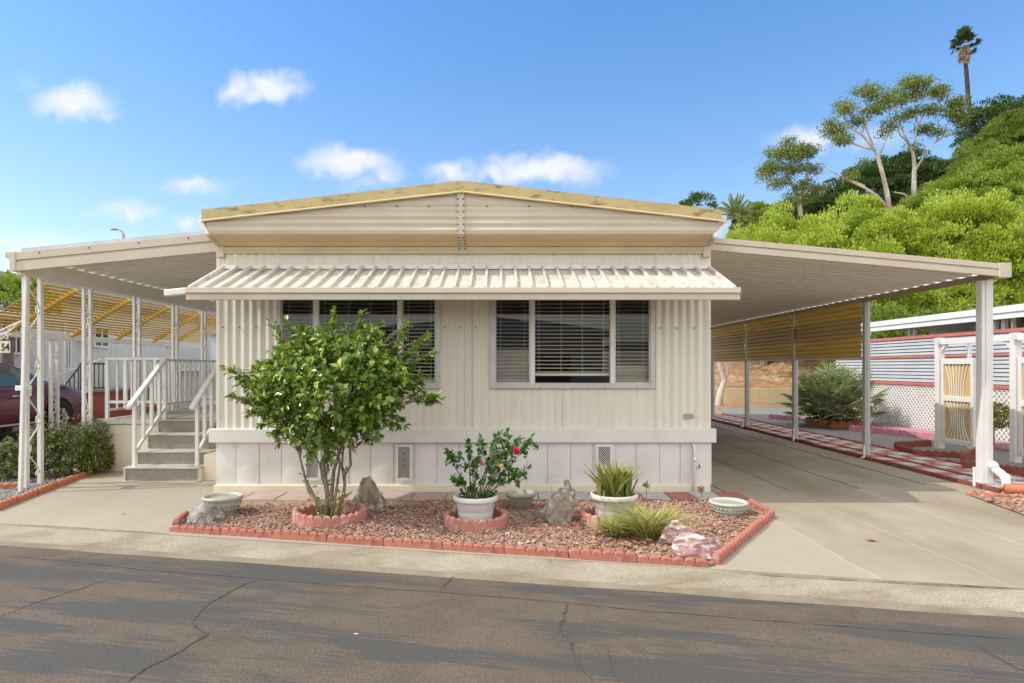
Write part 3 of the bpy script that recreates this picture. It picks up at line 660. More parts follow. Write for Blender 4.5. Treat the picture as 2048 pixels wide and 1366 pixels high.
mb = MB(); mb.box(6.505, 6.525, CYF+.1, 20.4, 2.735, 2.885); mb.box(6.46, 6.505, CYF+.1, 20.4, 2.735, 2.75); mb.build('gutter', M['drip'], cp)
mb = MB(); mb.box(6.375, 6.53, CYF-.012, CYF+.1, cpz(6.45)-.175, cpz(6.45)+.012); mb.build('end_cap', M['trim'], fa, bev=.004)
screws([(2.9+.62*k, CYF-.002, cpz(2.9+.62*k)-.172) for k in range(6)], 'screw_row', fa, .006)['kind'] = 'stuff'
mb = MB(); mb.box(6.40, 6.422, CYF+.11, 20.3, 2.715, 2.797); mb.build('beam', mat('beam_brown', (.42,.33,.2), (.36,.28,.17), 3, .6), cp)
pys = [8.3+2.65*i for i in range(5)]
def cpost(mb, x, y, w, d, zt):
    # open-section metal post: web and two lipped flanges
    mb.box(x-w/2, x+w/2, y-d/2, y-d/2+.012, 0, zt); mb.box(x-w/2, x-w/2+.012, y-d/2+.012, y+d/2, 0, zt); mb.box(x+w/2-.012, x+w/2, y-d/2+.012, y+d/2, 0, zt)
    mb.box(x-w*.18, x+w*.18, y-d/2-.010, y-d/2-.0005, 0, zt); mb.box(x-w/2+.012, x+w/2-.012, y+d/2-.012, y+d/2, 0, zt)
for i, y in enumerate(pys):
    mb = MB(); w, d = (.15,.11) if i == 0 else (.095,.085)
    cpost(mb, 6.42 if i == 0 else 6.40, y, w, d, 2.712)
    p = mb.build('post', M['whitemetal'] if i == 0 else M['greywood'], cp, bev=.003)
    if i in (0,2):
        mb = MB(); mb.box(6.28, 6.55, y-.13, y-.07 if i else y+.12, .036, .044); mb.build('base_plate', M['whitemetal'] if i else M['zinc'], p)
for a, b in zip(pys[1:], pys[2:]):
    mb = MB(); n = 11; z0, z1 = 1.745, 2.712
    for k in range(n):
        mb.cur = 1 if 4 <= k <= 7 else 0
        za = z0+(z1-z0)*k/n; zb = z0+(z1-z0)*(k+1)/n; rows = []
        for j in range(9):
            t = j/8; rows.append([(6.375-.026*math.sin(PI*t)**.7, yy_, za+(zb-za)*t) for yy_ in (a+.07, b-.07)])
        mb.grid(rows)
    sc = mb.build('side_screen', [M['yellow'], M['olive']], cp)
    MB().box(6.355, 6.395, a+.065, b-.065, 1.715, 1.747).build('bottom_rail', M['whitemetal'], sc)
dk = MB(); c = at(1596.5, 667, pys[2]-.12); dk.lathe([(0,-.02),(.08,-.018),(.115,0),(.08,.018),(0,.022)], (0,0,0), 24)
dv_ = [(c.x+v_[0]*.85, c.y+v_[2], c.z+v_[1]*1.55) for v_ in dk.v]; dk.v = dv_
tag(dk.build('hanging_disc', mat('mustard_disc', (.45,.33,.08), (.36,.26,.06), 8, .6), smooth=True), 'oval mustard disc hung on the middle carport post between the yellow screens', 'ornament')
# white downspout elbow at the front post and clay pipe
ds = MB(); b0 = at(1983,925,8.25); ds.tube([b0, at(1990,938,8.2), at(2003,948,8.1), at(2012,958,7.98), at(2013,976,7.9)], [.05,.05,.052,.05,.05], 10)
ds.tube([at(1986,929,8.23), at(1990,936,8.2)], .058, 10); ds.tube([at(2010,953,8.02), at(2012.5,960,7.97)], .058, 10)
tag(ds.build('downspout', M['white'], smooth=True), 'white plastic downspout elbow at the foot of the front carport post', 'downspout')
cl = MB(); cl.tube([Vector((6.22,7.72,.07)), Vector((6.35,7.66,.065)), Vector((6.9,7.45,.06)), Vector((7.6,7.2,.06))], .06, 12); tag(cl.build('clay_pipe', M['clay'], smooth=True), 'orange clay drain pipe lying below the white downspout', 'pipe')
for i, (px, py0, py1, lab) in enumerate([(1948.5,934,972,'white pipe stub beside the front carport post'),(1728,891,915,'white pipe stub left of the second carport post'),(1587,857,882,'white pipe stub left of the third carport post'),(1486,842,854,'white pipe stub near the fourth carport post')]):
    b = gr(px, py1, .04); t = CH-(py0-CY)/F*b.y; mb = MB(); mb.tube([b, Vector((b.x, b.y, t*.5)), Vector((b.x+(.02 if i in (2,) else 0), b.y, t))], .016, 8); mb.tube([Vector((b.x,b.y,t-.03)), Vector((b.x,b.y,t))], .019, 8)
    if i in (1, 3): mb.tube([Vector((b.x-.05,b.y,.04)), Vector((b.x+.005,b.y,.045))], .012, 6)
    tag(mb.build('pipe_stub', M['white']), lab, 'pipe stub', 'white pipe stubs along the carport posts')

pc = thing('porch_cover', 'cream sloping porch roof on white scrollwork posts, left of the mobile home', 'porch roof', (-4.8, 7.8, 0))
PX0, PX1, PYF = -6.06, -3.50, 7.80
def pcz(x): return 3.0+(x-PX0)*.0977
mb = MB(); pan_roof(mb, PX1, pcz(PX1)-.05, PX0-.02, pcz(PX0-.02)-.05, PYF+.05, 16)
o = mb.build('roof_panel', M['ceil'], pc); s = o.modifiers.new('thick', 'SOLIDIFY'); s.thickness = .004
mb = MB(); mb.bar((PX0+.02,PYF+.12,pcz(PX0)+.035),(PX1,PYF+.12,pcz(PX1)+.03),.10,.05); mb.build('roof_edge', M['zinc'], pc)
mb = MB(); fascia(mb, PX0, pcz(PX0), PX1, pcz(PX1), .235, PYF); fa = mb.build('fascia', M['trim'], pc, bev=.002)
mb = MB(); mb.box(PX0-.07, PX0+.004, PYF-.012, PYF+.1, pcz(PX0)-.235, pcz(PX0)+.006); mb.build('end_cap', M['trim'], fa, bev=.004)
mb = MB(); mb.box(PX0-.13, PX0-.07, PYF+.0, 16, pcz(PX0)-.07, pcz(PX0)-.005); mb.build('gutter', M['trim'], pc)
screws([(PX0+.3+.62*k, PYF-.004, pcz(PX0+.3+.62*k)-.035) for k in range(4)], 'screw_row', fa, .007)['kind'] = 'stuff'
mb = MB(); mb.box(-6.14, -6.02, PYF+.11, 15.9, 2.735, 2.942); mb.box(-6.17,-6.14,PYF+.11,15.9,2.80,2.88); mb.build('beam', M['ceil'], pc)
def scroll(mb, y0, y1, z0, z1, x):
    n = 7; hgt = (z1-z0)/n; w = y1-y0; ym = (y0+y1)/2
    for k in range(n):
        zc = z0+hgt*(k+.5); s_ = 1 if k % 2 else -1
        pts = []
        for j in range(11):
            t = -1+2*j/10
            pts.append((x, ym+s_*w*.42*math.sin(t*PI*.5)*1.0, zc+t*hgt*.46))
        a = [(x, ym+s_*w*.42+(-s_)*.03*(1-math.cos(q))-s_*0, zc+hgt*.46-.035*math.sin(q)) for q in np.linspace(0, 4.6, 7)]
        b = [(x, ym-s_*w*.42+(s_)*.03*(1-math.cos(q)), zc-hgt*.46+.035*math.sin(q)) for q in np.linspace(0, 4.6, 7)]
        mb.tube(pts, .009, 5); mb.tube(a, .008, 5); mb.tube(b, .008, 5)
lpy = [8.02, 9.17, 10.43, 11.66, 12.8]
for i, y in enumerate(lpy):
    mb = MB(); x = -6.1 if i == 0 else -6.12
    d = .30 if i == 0 else .15; w = .05 if i == 0 else .042
    z0 = .0 if i < 2 else (.0)
    if i == 0: mb.box(x-.03, x+.032, y-.03, y+.03, z0, 2.74); mb.box(x-.055, x-.005, y+d-.03, y+d+.03, z0, 2.74)
    else: mb.box(x-w/2, x+w/2, y-w/2, y+w/2, z0, 2.74); mb.box(x-w/2, x+w/2, y+d-w/2, y+d+w/2, z0, 2.74)
    p = mb.build('post', M['whitemetal'], pc, bev=.003)
    mb = MB(); scroll(mb, y+.03, y+d-.03, .15, 2.68, x-.01); mb.build('scrollwork', M['whitemetal'], p, smooth=True)
mb = MB(); mb.bar((-6.02,7.93,2.72), (-5.965,7.76,.0), .05, .04, (1,0,0)); mb.box(-6.10,-6.0,7.84,8.0,1.27,1.33)
mb.build('downspout', M['whitemetal'], pc, bev=.004)

# ------------------------------------------------------------ porch deck, stairs and railings
st = thing('porch_stairs', 'cream porch deck with carpeted steps and white metal handrails beside the home', 'stairs', (-4.65, 8.55, 0))
SX0, SX1 = -5.15, -4.13; sy = [8.55, 8.84, 9.11, 9.38]; sz = [.19,.372,.585,.775]
mb = MB(); mb.box(-6.02, -5.1, 9.42, 16, 0, .70); mb.box(-5.1,-3.56,9.42,16,0,.70); mb.box(-5.7,-5.69,9.415,9.42,.03,.69)
dkp = mb.build('deck_base', M['cream'], st)
mb = MB(); mb.box(-6.06, -3.55, 9.40, 16, .702, .782); mb.build('deck_floor', M['carpet'], st)
mb = MB(); mb.box(-6.07, -5.16, 9.385, 9.40, .715, .79); mb.build('deck_edge', M['steptrim'], st)
z0 = 0
for i in range(4):
    y0 = sy[i]; y1 = sy[i+1] if i < 3 else 9.40
    mb = MB(); mb.box(SX0, SX1, y0+.006, y1+.02, z0+.004, sz[i]-.014); s_ = mb.build('step', M['carpet'], st)
    mb = MB(); mb.box(SX0-.012, SX1+.012, y0-.014, y1-.0, sz[i]-.013, sz[i]+.004); mb.box(SX0-.010, SX0+.012, y0-.004, y0+.004, z0+.004, sz[i]-.014); mb.box(SX1-.012, SX1+.010, y0-.004, y0+.004, z0+.004, sz[i]-.014)
    mb.build('nosing', M['steptrim'], s_)
    for xa, xb in ((SX0-.008,SX0+.002),(SX1-.002,SX1+.03)): MB().box(xa, xb, y0+.004, y1, .0, sz[i]-.016).build('side_panel', M['cream'], s_)
    z0 = sz[i]
mb = MB(); mb.box(SX1+.03, HX0-.02, 8.62, 9.40, 0, .36); mb.build('side_block', M['cream'], st)
mb = MB(); mb.box(SX0-.015, SX1+.02, 8.528, 8.548, 0, .012); mb.build('threshold_strip', M['steptrim'], st)
mb = MB(); mb.box(-5.42,-5.30,9.405,9.42,.22,.46); mb.build('access_hatch', M['ceil'], st)
def hrail(x, w=.05):
    pts = [(x, 8.50, 1.00), (x, 9.46, 1.70)]; mb = MB(); mb.bar(pts[0], pts[1], .075, .045); r = mb.build('handrail', M['whitemetal'], st, bev=.006)
    mb = MB(); ys_ = [8.66, 8.88, 9.09, 9.29, 9.46]
    for k, y in enumerate(ys_):
        zt = 1.0+(y-8.5)*.729-.02; zb = .195 if k == 0 else (.62-.18+(y-8.66)*.62 if k < 4 else .785)
        zb = .195 if k == 0 else (.40+(y-8.66)*.729 if k < 4 else .785)
        mb.box(x-.023, x+.023, y-.018, y+.018, zb, zt)
    mb.bar((x, 8.66, .38), (x, 9.46, .96), .03, .045); mb.build('balusters', M['whitemetal'], r)
hrail(-5.08); hrail(-4.21)
mb = MB(); mb.box(-5.98, -5.06, 9.43, 9.48, 1.675, 1.71); r = mb.build('front_rail', M['whitemetal'], st)
mb = MB(); mb.box(-5.94,-5.1,9.44,9.47,1.02,1.06)
for x in (-5.955,-5.68,-5.53,-5.38,-5.23,-5.09): mb.box(x-.024,x+.024,9.435,9.475,.78 if x in (-5.955,-5.09) else 1.06,1.675)
mb.build('balusters', M['whitemetal'], r)
mb = MB(); mb.box(-5.975, -5.935, 9.5, 15.5, 1.675, 1.71); r = mb.build('side_rail', M['whitemetal'], st)
mb = MB(); mb.box(-5.97,-5.94,9.5,15.5,.90,.93)
for y in np.arange(9.7, 15.4, .19): mb.box(-5.968,-5.942,y-.013,y+.013,.93,1.675)
mb.build('balusters', M['whitemetal'], r)
# ------------------------------------------------------------ scalloped edging blocks
def scallop_mesh(mb, path, h=.105, t=.055, pitch=.09, base=-.004, hs=.036):
    # path: polyline points; top edge waves along its length, rounded on top
    P = [Vector(p) for p in path]; Ls = [0]
    for a, b in zip(P, P[1:]): Ls.append(Ls[-1]+(b-a).length)
    tot_ = Ls[-1]; nb = max(1, round(tot_/pitch)); n = nb*8
    A = []
    for i in range(n+1):
        s = tot_*i/n; k = 0
        while k < len(Ls)-2 and s > Ls[k+1]: k += 1
        q = (s-Ls[k])/max(1e-6, Ls[k+1]-Ls[k]); p = P[k].lerp(P[k+1], q); d = (P[k+1]-P[k]).normalized()
        ph = (s/tot_*nb) % 1; zt = h-hs+hs*math.sqrt(max(0, 1-(2*ph-1)**2)) if i not in (0, n) else h-hs
        nn = Vector((d.y, -d.x, 0)); zb = p.z+base; j = .003*mnoise.noise((p.x*20, p.y*20, 0))
        a = [p+nn*(t/2), p+nn*(t/2+j), p+nn*(t/2-.012), p-nn*(t/2-.012), p-nn*(t/2), p-nn*(t/2)]
        zz = [0, zt-.012-base, zt-base, zt-base, zt-.012-base, 0]
        A.append([(v_.x, v_.y, zb+z) for v_, z in zip(a, zz)])
    mb.grid(A); mb.add(A[0], [tuple(range(6))]); mb.add(A[-1], [tuple(range(5,-1,-1))])
def edging(path_a, path_b, n, label, group, m='terra', h=.105, pitch=.09, t=.055, gap=.006, wob=.012, name='edging_block', hs=.036):
    a, b = Vector(path_a), Vector(path_b); L = (b-a).length/n; d = (b-a).normalized(); proto = None; ang = math.atan2(d.y, d.x)
    for i in range(n):
        c = a+d*L*(i+.5)
        if proto is None:
            mb = MB(); scallop_mesh(mb, [(-L/2+gap/2,0,0),(L/2-gap/2,0,0)], h, t, pitch, hs=hs); proto = mb.build(name, M[m], bev=0); tag(proto, label if isinstance(label, str) else label[0], 'edging', group); o = proto
        else: o = proto.copy(); C.objects.link(o); o['label'] = label if isinstance(label, str) else label[i]
        o.location = (c.x+rnd(-wob,wob)*d.y, c.y+rnd(-wob,wob)*d.x, c.z+rnd(-.014,.004)); o.rotation_euler = (rnd(-.06,.06), rnd(-.012,.012), ang+rnd(-.012,.012))
fa_, fb_ = gr(340,1064), gr(1418,1136)
edging(fa_+Vector((.0,.03,0)), fb_+Vector((0,.03,0)), 9, 'red scalloped block in the kerbside front row edging the gravel bed', 'edging blocks round the front bed', h=.078)
edging(gr(1432,1133)+Vector((0,.05,0)), gr(1547,1033), 4, 'red scalloped block in the slanting right hand row edging the gravel bed', 'edging blocks round the front bed', h=.085)
edging(gr(372,1036), gr(345,1058)+Vector((0,.04,0)), 1, 'short red scalloped block at the left end of the gravel bed', 'edging blocks round the front bed', h=.095)
edging(gr(1500,1008), gr(1536,1030), 1, 'red scalloped block at the back right corner of the gravel bed', 'edging blocks round the front bed', h=.07)
# west strip
edging(gr(-12,1024), gr(202,940), 6, 'orange scalloped block in the row between left drive and hedge', 'edging blocks of the left strip', 'orange', .085, .09)
edging(Vector((-6.75,7.75,0)), Vector((-6.2,8.1,0)), 1, 'orange scalloped block under the hedge behind the front scrollwork post', 'edging blocks of the left strip', 'orange', .10)
# east walkway rows
for x, n, ya, yb, lab in [(6.2,22,7.75,20.6,'dark red scalloped block in the row between driveway and checkered walk'),(6.62,22,8.6,20.6,'dark red scalloped block in the middle row of the checkered walk'),(7.30,22,8.6,20.6,'dark red scalloped block in the row between checkered walk and grey gravel')]:
    edging(Vector((x,ya,0)), Vector((x,yb,0)), n, lab, 'edging rows of the checkered walk', 'rowred' if x != 6.2 else 'rowred', .07 if x == 6.2 else .055, .075, .05, wob=.008, hs=.02)
edging(Vector((6.22,7.80,0)), Vector((8.3,7.45,0)), 4, 'orange scalloped block in the row before the front carport post', 'edging blocks of the bark bed', 'orange', .085)
edging(gr(1935,991), gr(2062,1000), 3, 'orange scalloped block in the crumbling row along the bark bed', 'edging blocks of the bark bed', 'orange', .06, wob=.03)
def ring(cx, cy, r, a0, a1, n, label, m='terra2', h=.13, pitch=.085, group='curved edging blocks', t=.05):
    for i in range(n):
        b0 = a0+(a1-a0)*i/n+.015; b1 = a0+(a1-a0)*(i+1)/n-.015; mb = MB()
        mb_path = [(cx+r*math.cos(q), cy+r*math.sin(q), 0) for q in np.linspace(b0, b1, 14)]
        c = Vector(mb_path[7]); scallop_mesh(mb, [(p[0]-c.x, p[1]-c.y, 0) for p in mb_path], h, t, pitch)
        o = mb.build('curved_edging_block', M[m]); o.location = (c.x, c.y, rnd(-.012,.004)); o.rotation_euler = (rnd(-.03,.03), rnd(-.03,.03), 0)
        tag(o, label if isinstance(label, str) else label[i], 'edging', group)
TR = gr(660,1041)
ring(TR.x, TR.y, .345, -PI*1.02, PI*.98, 2, ['dusty red scalloped half ring in front of the bushy tree', 'dusty red scalloped half ring behind the bushy tree stems'])
P1 = gr(951,1050)
ring(P1.x, P1.y-.02, .29, -PI, PI, 2, ['red scalloped half ring in front of the white hibiscus pot', 'red scalloped half ring behind the white hibiscus pot'])
P2 = gr(1228,1048)
ring(P2.x, P2.y, .31, PI*.55, PI*1.3, 1, 'red scalloped curved block left of the pot of strap leaves')

# pavers along the front of the home
x = -3.42; k = 0; cols = ['p','p','p','p','p','p','p','p','p','g','g','g','r','r','g','r','g','r']
pv = {}
names = {'p': ('dusty pink paver in the strip along the foot of the home, left half', 'paver_p'), 'g': ('grey paver in the strip along the foot of the home', 'paver_g'), 'r': ('red paver in the strip along the foot of the home', 'paver_r')}
while x < 2.80:
    w = .395 if k < 9 else .31; key = cols[min(k, len(cols)-1)]; mb = MB(); z = .03
    mb.box(-w/2+.004, w/2-.004, -.21, .21, -.02, z); o = mb.build('paver', M[names[key][1]], bev=.008)
    o.location = (x+w/2, 7.49+rnd(-.012,.012), rnd(-.004,.005)); o.rotation_euler = (rnd(-.015,.015), rnd(-.01,.01), rnd(-.02,.02))
    tag(o, names[key][0], 'paver', 'pavers along the foot of the home'); x += w; k += 1
# checkered walk: red and pale squares between the three rows
proto = {}
def walk_paver(x, y, key, w):
    if key not in proto:
        mb = MB(); mb.box(-.5+.012, .5-.012, -.143, .143, -.02, .032); o = mb.build('paver', M['paver_r' if key == 'r' else 'paver_g'], bev=.006); proto[key] = o
        tag(o, 'red square of the checkered walk beside the carport posts' if key == 'r' else 'pale grey square of the checkered walk beside the carport posts', 'paver', 'checkered walk pavers')
    else: o = proto[key].copy(); C.objects.link(o)
    o.location = (x, y, rnd(-.004,.004)); o.scale = (w, 1, 1); o.rotation_euler = (rnd(-.01,.01), rnd(-.01,.01), rnd(-.015,.015))
for i in range(42):
    y = 8.1+.3*i
    for j, (x, w) in enumerate([(6.41,.33),(6.79,.28),(7.10,.28)]): 
        if y < 8.6 and False: continue
        walk_paver(x, y, 'r' if (i+j) % 2 else 'g', w)
for i, x in enumerate((7.5, 7.8, 8.1)):
    walk_paver(x, 9.35, 'g' if i % 2 == 0 else 'r', .28)

# ------------------------------------------------------------ bowls, pots, rocks
def pot(name, label, cat, loc, prof, m, inner=None, zin=.0, rin=.1, relief=None, mi=None, group=None):
    t = thing(name, label, cat, loc, group); l = Vector(loc)
    MB().lathe(prof, l, 48).build('shell', M[m], t, smooth=True)
    if inner:
        mb = MB(); mb.lathe([(0,zin+.012),(rin*.5,zin+.008),(rin,zin)], l, 32); mb.build('soil' if inner == 'potsoil' else 'basin', M[inner], t, smooth=True)
    if relief: relief(t, l)
    return t
def bowl_prof(r, h): # rim radius r
    return [(0,.0),(r*.66,.0),(r*.68,.012),(r*.72,h*.3),(r*.84,h*.36),(r*.80,h*.42),(r*.88,h*.72),(r*.90,h*.78),(r*.97,h*.82),(r*1.0,h*.9),(r*.995,h*.97),(r*.94,h),(r*.86,h*.97),(r*.83,h*.86),(r*.78,h*.55),(r*.4,h*.4),(0,h*.38)]
def braid(r, h, n=26, m='celdark'):
    def f(t, l):
        mb = MB()
        for k in range(n):
            a = 2*PI*k/n; a2 = a+.17
            mb.tube([(l.x+r*.825*math.cos(a), l.y+r*.825*math.sin(a), l.z+h*.46), (l.x+r*.875*math.cos((a+a2)/2), l.y+r*.875*math.sin((a+a2)/2), l.z+h*.57), (l.x+r*.885*math.cos(a2), l.y+r*.885*math.sin(a2), l.z+h*.70)], [.004,.011,.004], 6)
        mb.build('braid_relief', M['celadon'], t, smooth=True)
        mb = MB(); mb.lathe([(r*.853,h*.43),(r*.858,h*.45),(r*.858,h*.445)], l, 48); mb.build('groove', M[m], t)
    return f
b = gr(446,1030); pot('bowl_planter', 'pale green glazed bowl planter with braided band beside the grey rock', 'planter', (b.x, b.y, .005), bowl_prof(.205,.205), 'celadon', 'algae', .17, .165, braid(.205,.205))
b = gr(1457,1031); pot('bowl_planter', 'pale glazed bowl planter with braided band at the right end of the bed', 'planter', (b.x, b.y, .005), bowl_prof(.20,.15), 'potglaze' if 'potglaze' in M else 'celadon', 'algae', .125, .165, braid(.20,.15))
b = gr(1041,1020); pot('bowl_planter', 'dull grey bowl planter between hibiscus pot and rusty rock', 'planter', (b.x, b.y+.05, .0), [(0,0),(.10,0),(.115,.01),(.145,.13),(.15,.14),(.163,.145),(.17,.165),(.165,.185),(.15,.19),(.14,.18),(.13,.13),(0,.1)], 'greybowl', 'algae', .12, .135)
def big_prof(r, h): return [(0,0),(r*.70,0),(r*.72,.01),(r*.80,h*.5),(r*.805,h*.53),(r*.82,h*.54),(r*.86,h*.80),(r*.88,h*.82),(r*.97,h*.83),(r*1.0,h*.87),(r*1.0,h*.97),(r*.97,h),(r*.90,h),(r*.87,h*.95),(r*.85,h*.8),(0,h*.78)]
pt1 = pot('flower_pot', 'clean white round pot holding the flowering hibiscus', 'pot', (P1.x, P1.y, 0), big_prof(.222,.30), 'potwhite', 'potsoil', .265, .19)
pt2 = pot('flower_pot', 'weathered white round pot holding yellow green strap leaves', 'pot', (P2.x, P2.y, 0), big_prof(.236,.31), 'potdirty', 'potsoil', .275, .2)
def rock(label, px, py, w, d, h, m, seed, shape=None, rot=0, lean=0, z=0):
    b = gr(px, py); bm = bmesh.new(); bmesh.ops.create_icosphere(bm, subdivisions=4, radius=1); rr = random.Random(seed)
    planes = [Vector((rr.uniform(-1,1), rr.uniform(-1,1), rr.uniform(-.5,1))).normalized() for _ in range(15)]
    for v_ in bm.verts:
        p = v_.co.copy(); s = 1.0
        for q in planes:
            dd = p.dot(q); lim = .60+.25*rr.random()*0+.2*((hash((round(q.x,3),seed)) % 100)/100)
            if dd > lim: p -= q*(dd-lim)*.92
        nz = mnoise.fractal(p*2.2+Vector((seed*3.1,0,0)), 1.0, 2.0, 4)*.19+mnoise.noise(p*7+Vector((seed,0,0)))*.03
        p = p*(1+nz)
        zz = (p.z+.55)/1.3
        if shape == 'point': k = max(.22, 1-.62*max(0, zz)**1.6); p.x = p.x*k-.10*zz+.05; p.y *= k; p.z *= 1.25
        if shape == 'lean': p.x += .45*p.z; p.z *= 1.1
        v_.co = Vector((p.x*w/1.5, p.y*d/1.5, (p.z+.55)*h/1.35))
    me = bpy.data.meshes.new('rock'); bm.to_mesh(me); bm.free(); me.materials.append(M[m])
    me.polygons.foreach_set('use_smooth', [False]*len(me.polygons))
    o = bpy.data.objects.new('rock', me); C.objects.link(o); o.location = (b.x, b.y+d*.35, -.03+z); o.rotation_euler = (0, lean, rot); tag(o, label, 'rock', 'rocks in the front bed'); return o
rock('light grey craggy rock leaning at the green bowl planter', 402, 1050, .27, .24, .225, 'rock_grey', 3)
rock('pointed brown standing rock behind the bushy tree', 735, 1022, .33, .25, .36, 'rock_brown', 8, 'point')
rock('tall rusty brown craggy rock between grey bowl and strap leaf pot', 1118, 1050, .32, .24, .37, 'rock_rust', 14, 'lean')
rock('small reddish white rock behind the flat striped rock', 1362, 1094, .30, .22, .20, 'rock_red', 21, None, .2)
rock('flat red and white striped rock at the front right corner', 1389, 1119, .40, .24, .21, 'rock_red', 27, None, .25, .05)

# gravel: thousands of crushed stones as one ground cover
def stones(name, test, n, size, m, z=.012, bx=(0,1), by=(0,1)):
    vs_ = []; fs = []; k = 0
    base = [Vector(q) for q in [(1,0,0),(-1,0,0),(0,1,0),(0,-1,0),(0,0,1),(0,0,-.6)]]; tri = [(0,2,4),(2,1,4),(1,3,4),(3,0,4),(2,0,5),(1,2,5),(3,1,5),(0,3,5)]
    while k < n:
        x = rnd(*bx); y = rnd(*by)
        if not test(x, y): continue
        s = rnd(*size)*rnd(.7,1.3); a = rnd(0, 2*PI); ca, sa = math.cos(a), math.sin(a); el = rnd(.6,1.0); hh = rnd(.4,.8); o = len(vs_); tx = rnd(-.5,.5)
        zz = z+rnd(-.2,.7)*s
        for q in base:
            px_, py_ = q.x*s*rnd(.75,1.2), q.y*s*el*rnd(.75,1.2); pz = q.z*s*hh+tx*px_
            vs_.append((x+px_*ca-py_*sa, y+px_*sa+py_*ca, zz+pz))
        fs += [(a_+o, b_+o, c_+o) for a_, b_, c_ in tri]; k += 1
    mb = MB(); mb.v = vs_; mb.f = fs; mb.mi = [0]*len(fs); o = mb.build(name, M[m]); struct(o, 'stuff'); return o
def inpoly(x, y, P):
    r = False; n = len(P); j = n-1
    for i in range(n):
        if (P[i][1] > y) != (P[j][1] > y) and x < (P[j][0]-P[i][0])*(y-P[i][1])/(P[j][1]-P[i][1])+P[i][0]: r = not r
        j = i
    return r
bp = [(p.x, p.y) for p in bedp]
def bedtest(x, y):
    if not inpoly(x, y+.06 if y < 7 else y, bp) or y > 7.3: return False
    d = 1.0
    if x < -.9: d = ss(7.15+.2*mnoise.noise((x*2,0,0)), 6.75, y) if y > 6.2 else 1
    if mnoise.noise((x*1.6, y*1.6, 3)) > .42: d *= .35
    if (x-TR.x)**2+(y-TR.y)**2 < .09: d *= .25
    return random.random() < max(.02, d)
stones('gravel', bedtest, 15500, (.011,.023), 'lava', .012, (-3.5,3.0), (4.7,7.35))
vp2 = [(p.x, p.y) for p in vp]
stones('gravel', lambda x, y: inpoly(x, y, vp2), 2200, (.015,.032), 'lava', .018, (5.5,8.6), (5.2,7.9))
stones('gravel', lambda x, y: inpoly(x, y, [(-5.5,6.6),(-6.1,9.3),(-6.95,9.3),(-6.8,6.6)]), 1500, (.012,.022), 'pebble', .012, (-7,-5.3), (6.6,9.4))

# ------------------------------------------------------------ plants
def unit(n): 
    q = rng.normal(size=(n, 3)); return q/np.linalg.norm(q, axis=1, keepdims=True)
def spray(mb, centers, axes, nl, L, Wd, spread=.8, stem=.12):
    # leaves set round twig tips: centers, outward axes
    for c, ax in zip(centers, axes):
        n = int(nl*rng.uniform(.7,1.3)); ax = np.array(ax)/np.linalg.norm(ax)
        t = rng.uniform(-1, .15, n)[:, None]; pos = np.array(c)+ax*t*stem
        d = ax*.55+unit(n)*spread; d[:, 2] -= .05
        nr = np.array([0,0,1])*.7+ax*.5+unit(n)*.45
        mb.leaves(pos, d, nr, L*rng.uniform(.65,1.15,n), Wd*rng.uniform(.7,1.15,n), .22)
# the bushy glossy tree
tt = thing('bushy_tree', 'multi-stemmed bushy tree with glossy green leaves in front of the left window', 'tree', (TR.x, TR.y, 0))
Yt = TR.y; mb = MB()
stems = [[(640,1040),(632,1000),(612,960),(600,915),(604,880),(570,840)],[(650,1042),(655,985),(648,930),(655,880),(665,820),(640,760)],[(668,1042),(663,990),(668,940),(690,870),(720,800),(745,740)],[(676,1040),(688,990),(690,950),(702,930),(700,880),(730,830),(800,790)],
         [(655,1040),(640,1008),(618,985),(608,950),(596,900),(530,800)],[(662,1042),(672,985),(680,930),(672,870),(668,780),(670,690)],[(660,1040),(652,980),(640,930),(652,900),(600,800),(540,700)],[(676,1035),(690,970),(684,930),(690,850),(780,760),(830,690)]]
for i, s in enumerate(stems):
    dy = [-.02,.05,-.06,.08,-.10,.02,.14,-.12][i]; pts = [at(px, py, Yt+abs(dy)*(.4+.55*k)) for k, (px, py) in enumerate(s)]; pts[0].z = min(pts[0].z, .02)
    mb.tube(pts[:-1]+[pts[-2].lerp(pts[-1],.45)], [.017,.015,.013,.010,.007,.004] if i not in (1,2) else [.024,.021,.018,.013,.008,.004], 7)
crownc = [(660,770)]
tips = []
for k in range(800):
    q = unit(1)[0]; r = rng.uniform(.35, 1)**.45
    px = 660+q[0]*r*176; py = 768-q[2]*r*116; y = Yt+q[1]*r*.80
    ang = math.atan2(q[2], q[0]); lump = 1+.13*mnoise.noise((q[0]*2.6+4, q[1]*2.6, q[2]*2.6))+.08*mnoise.noise((q[0]*6, q[1]*6, q[2]*6+3))
    px = 662+(px-662)*lump; py = 770+(py-770)*lump
    if py > 762: py = 762+(py-762)*(1.12-.35*abs(px-650)/190)
    if q[0] < -.5 and q[2] > .3: px = 662+(px-662)*.86
    tips.append((at(px, py, y), q*np.array([1,1,.8])+np.array([0,0,.25])))
tips = [tp for i, tp in enumerate(tips) if i < 640]
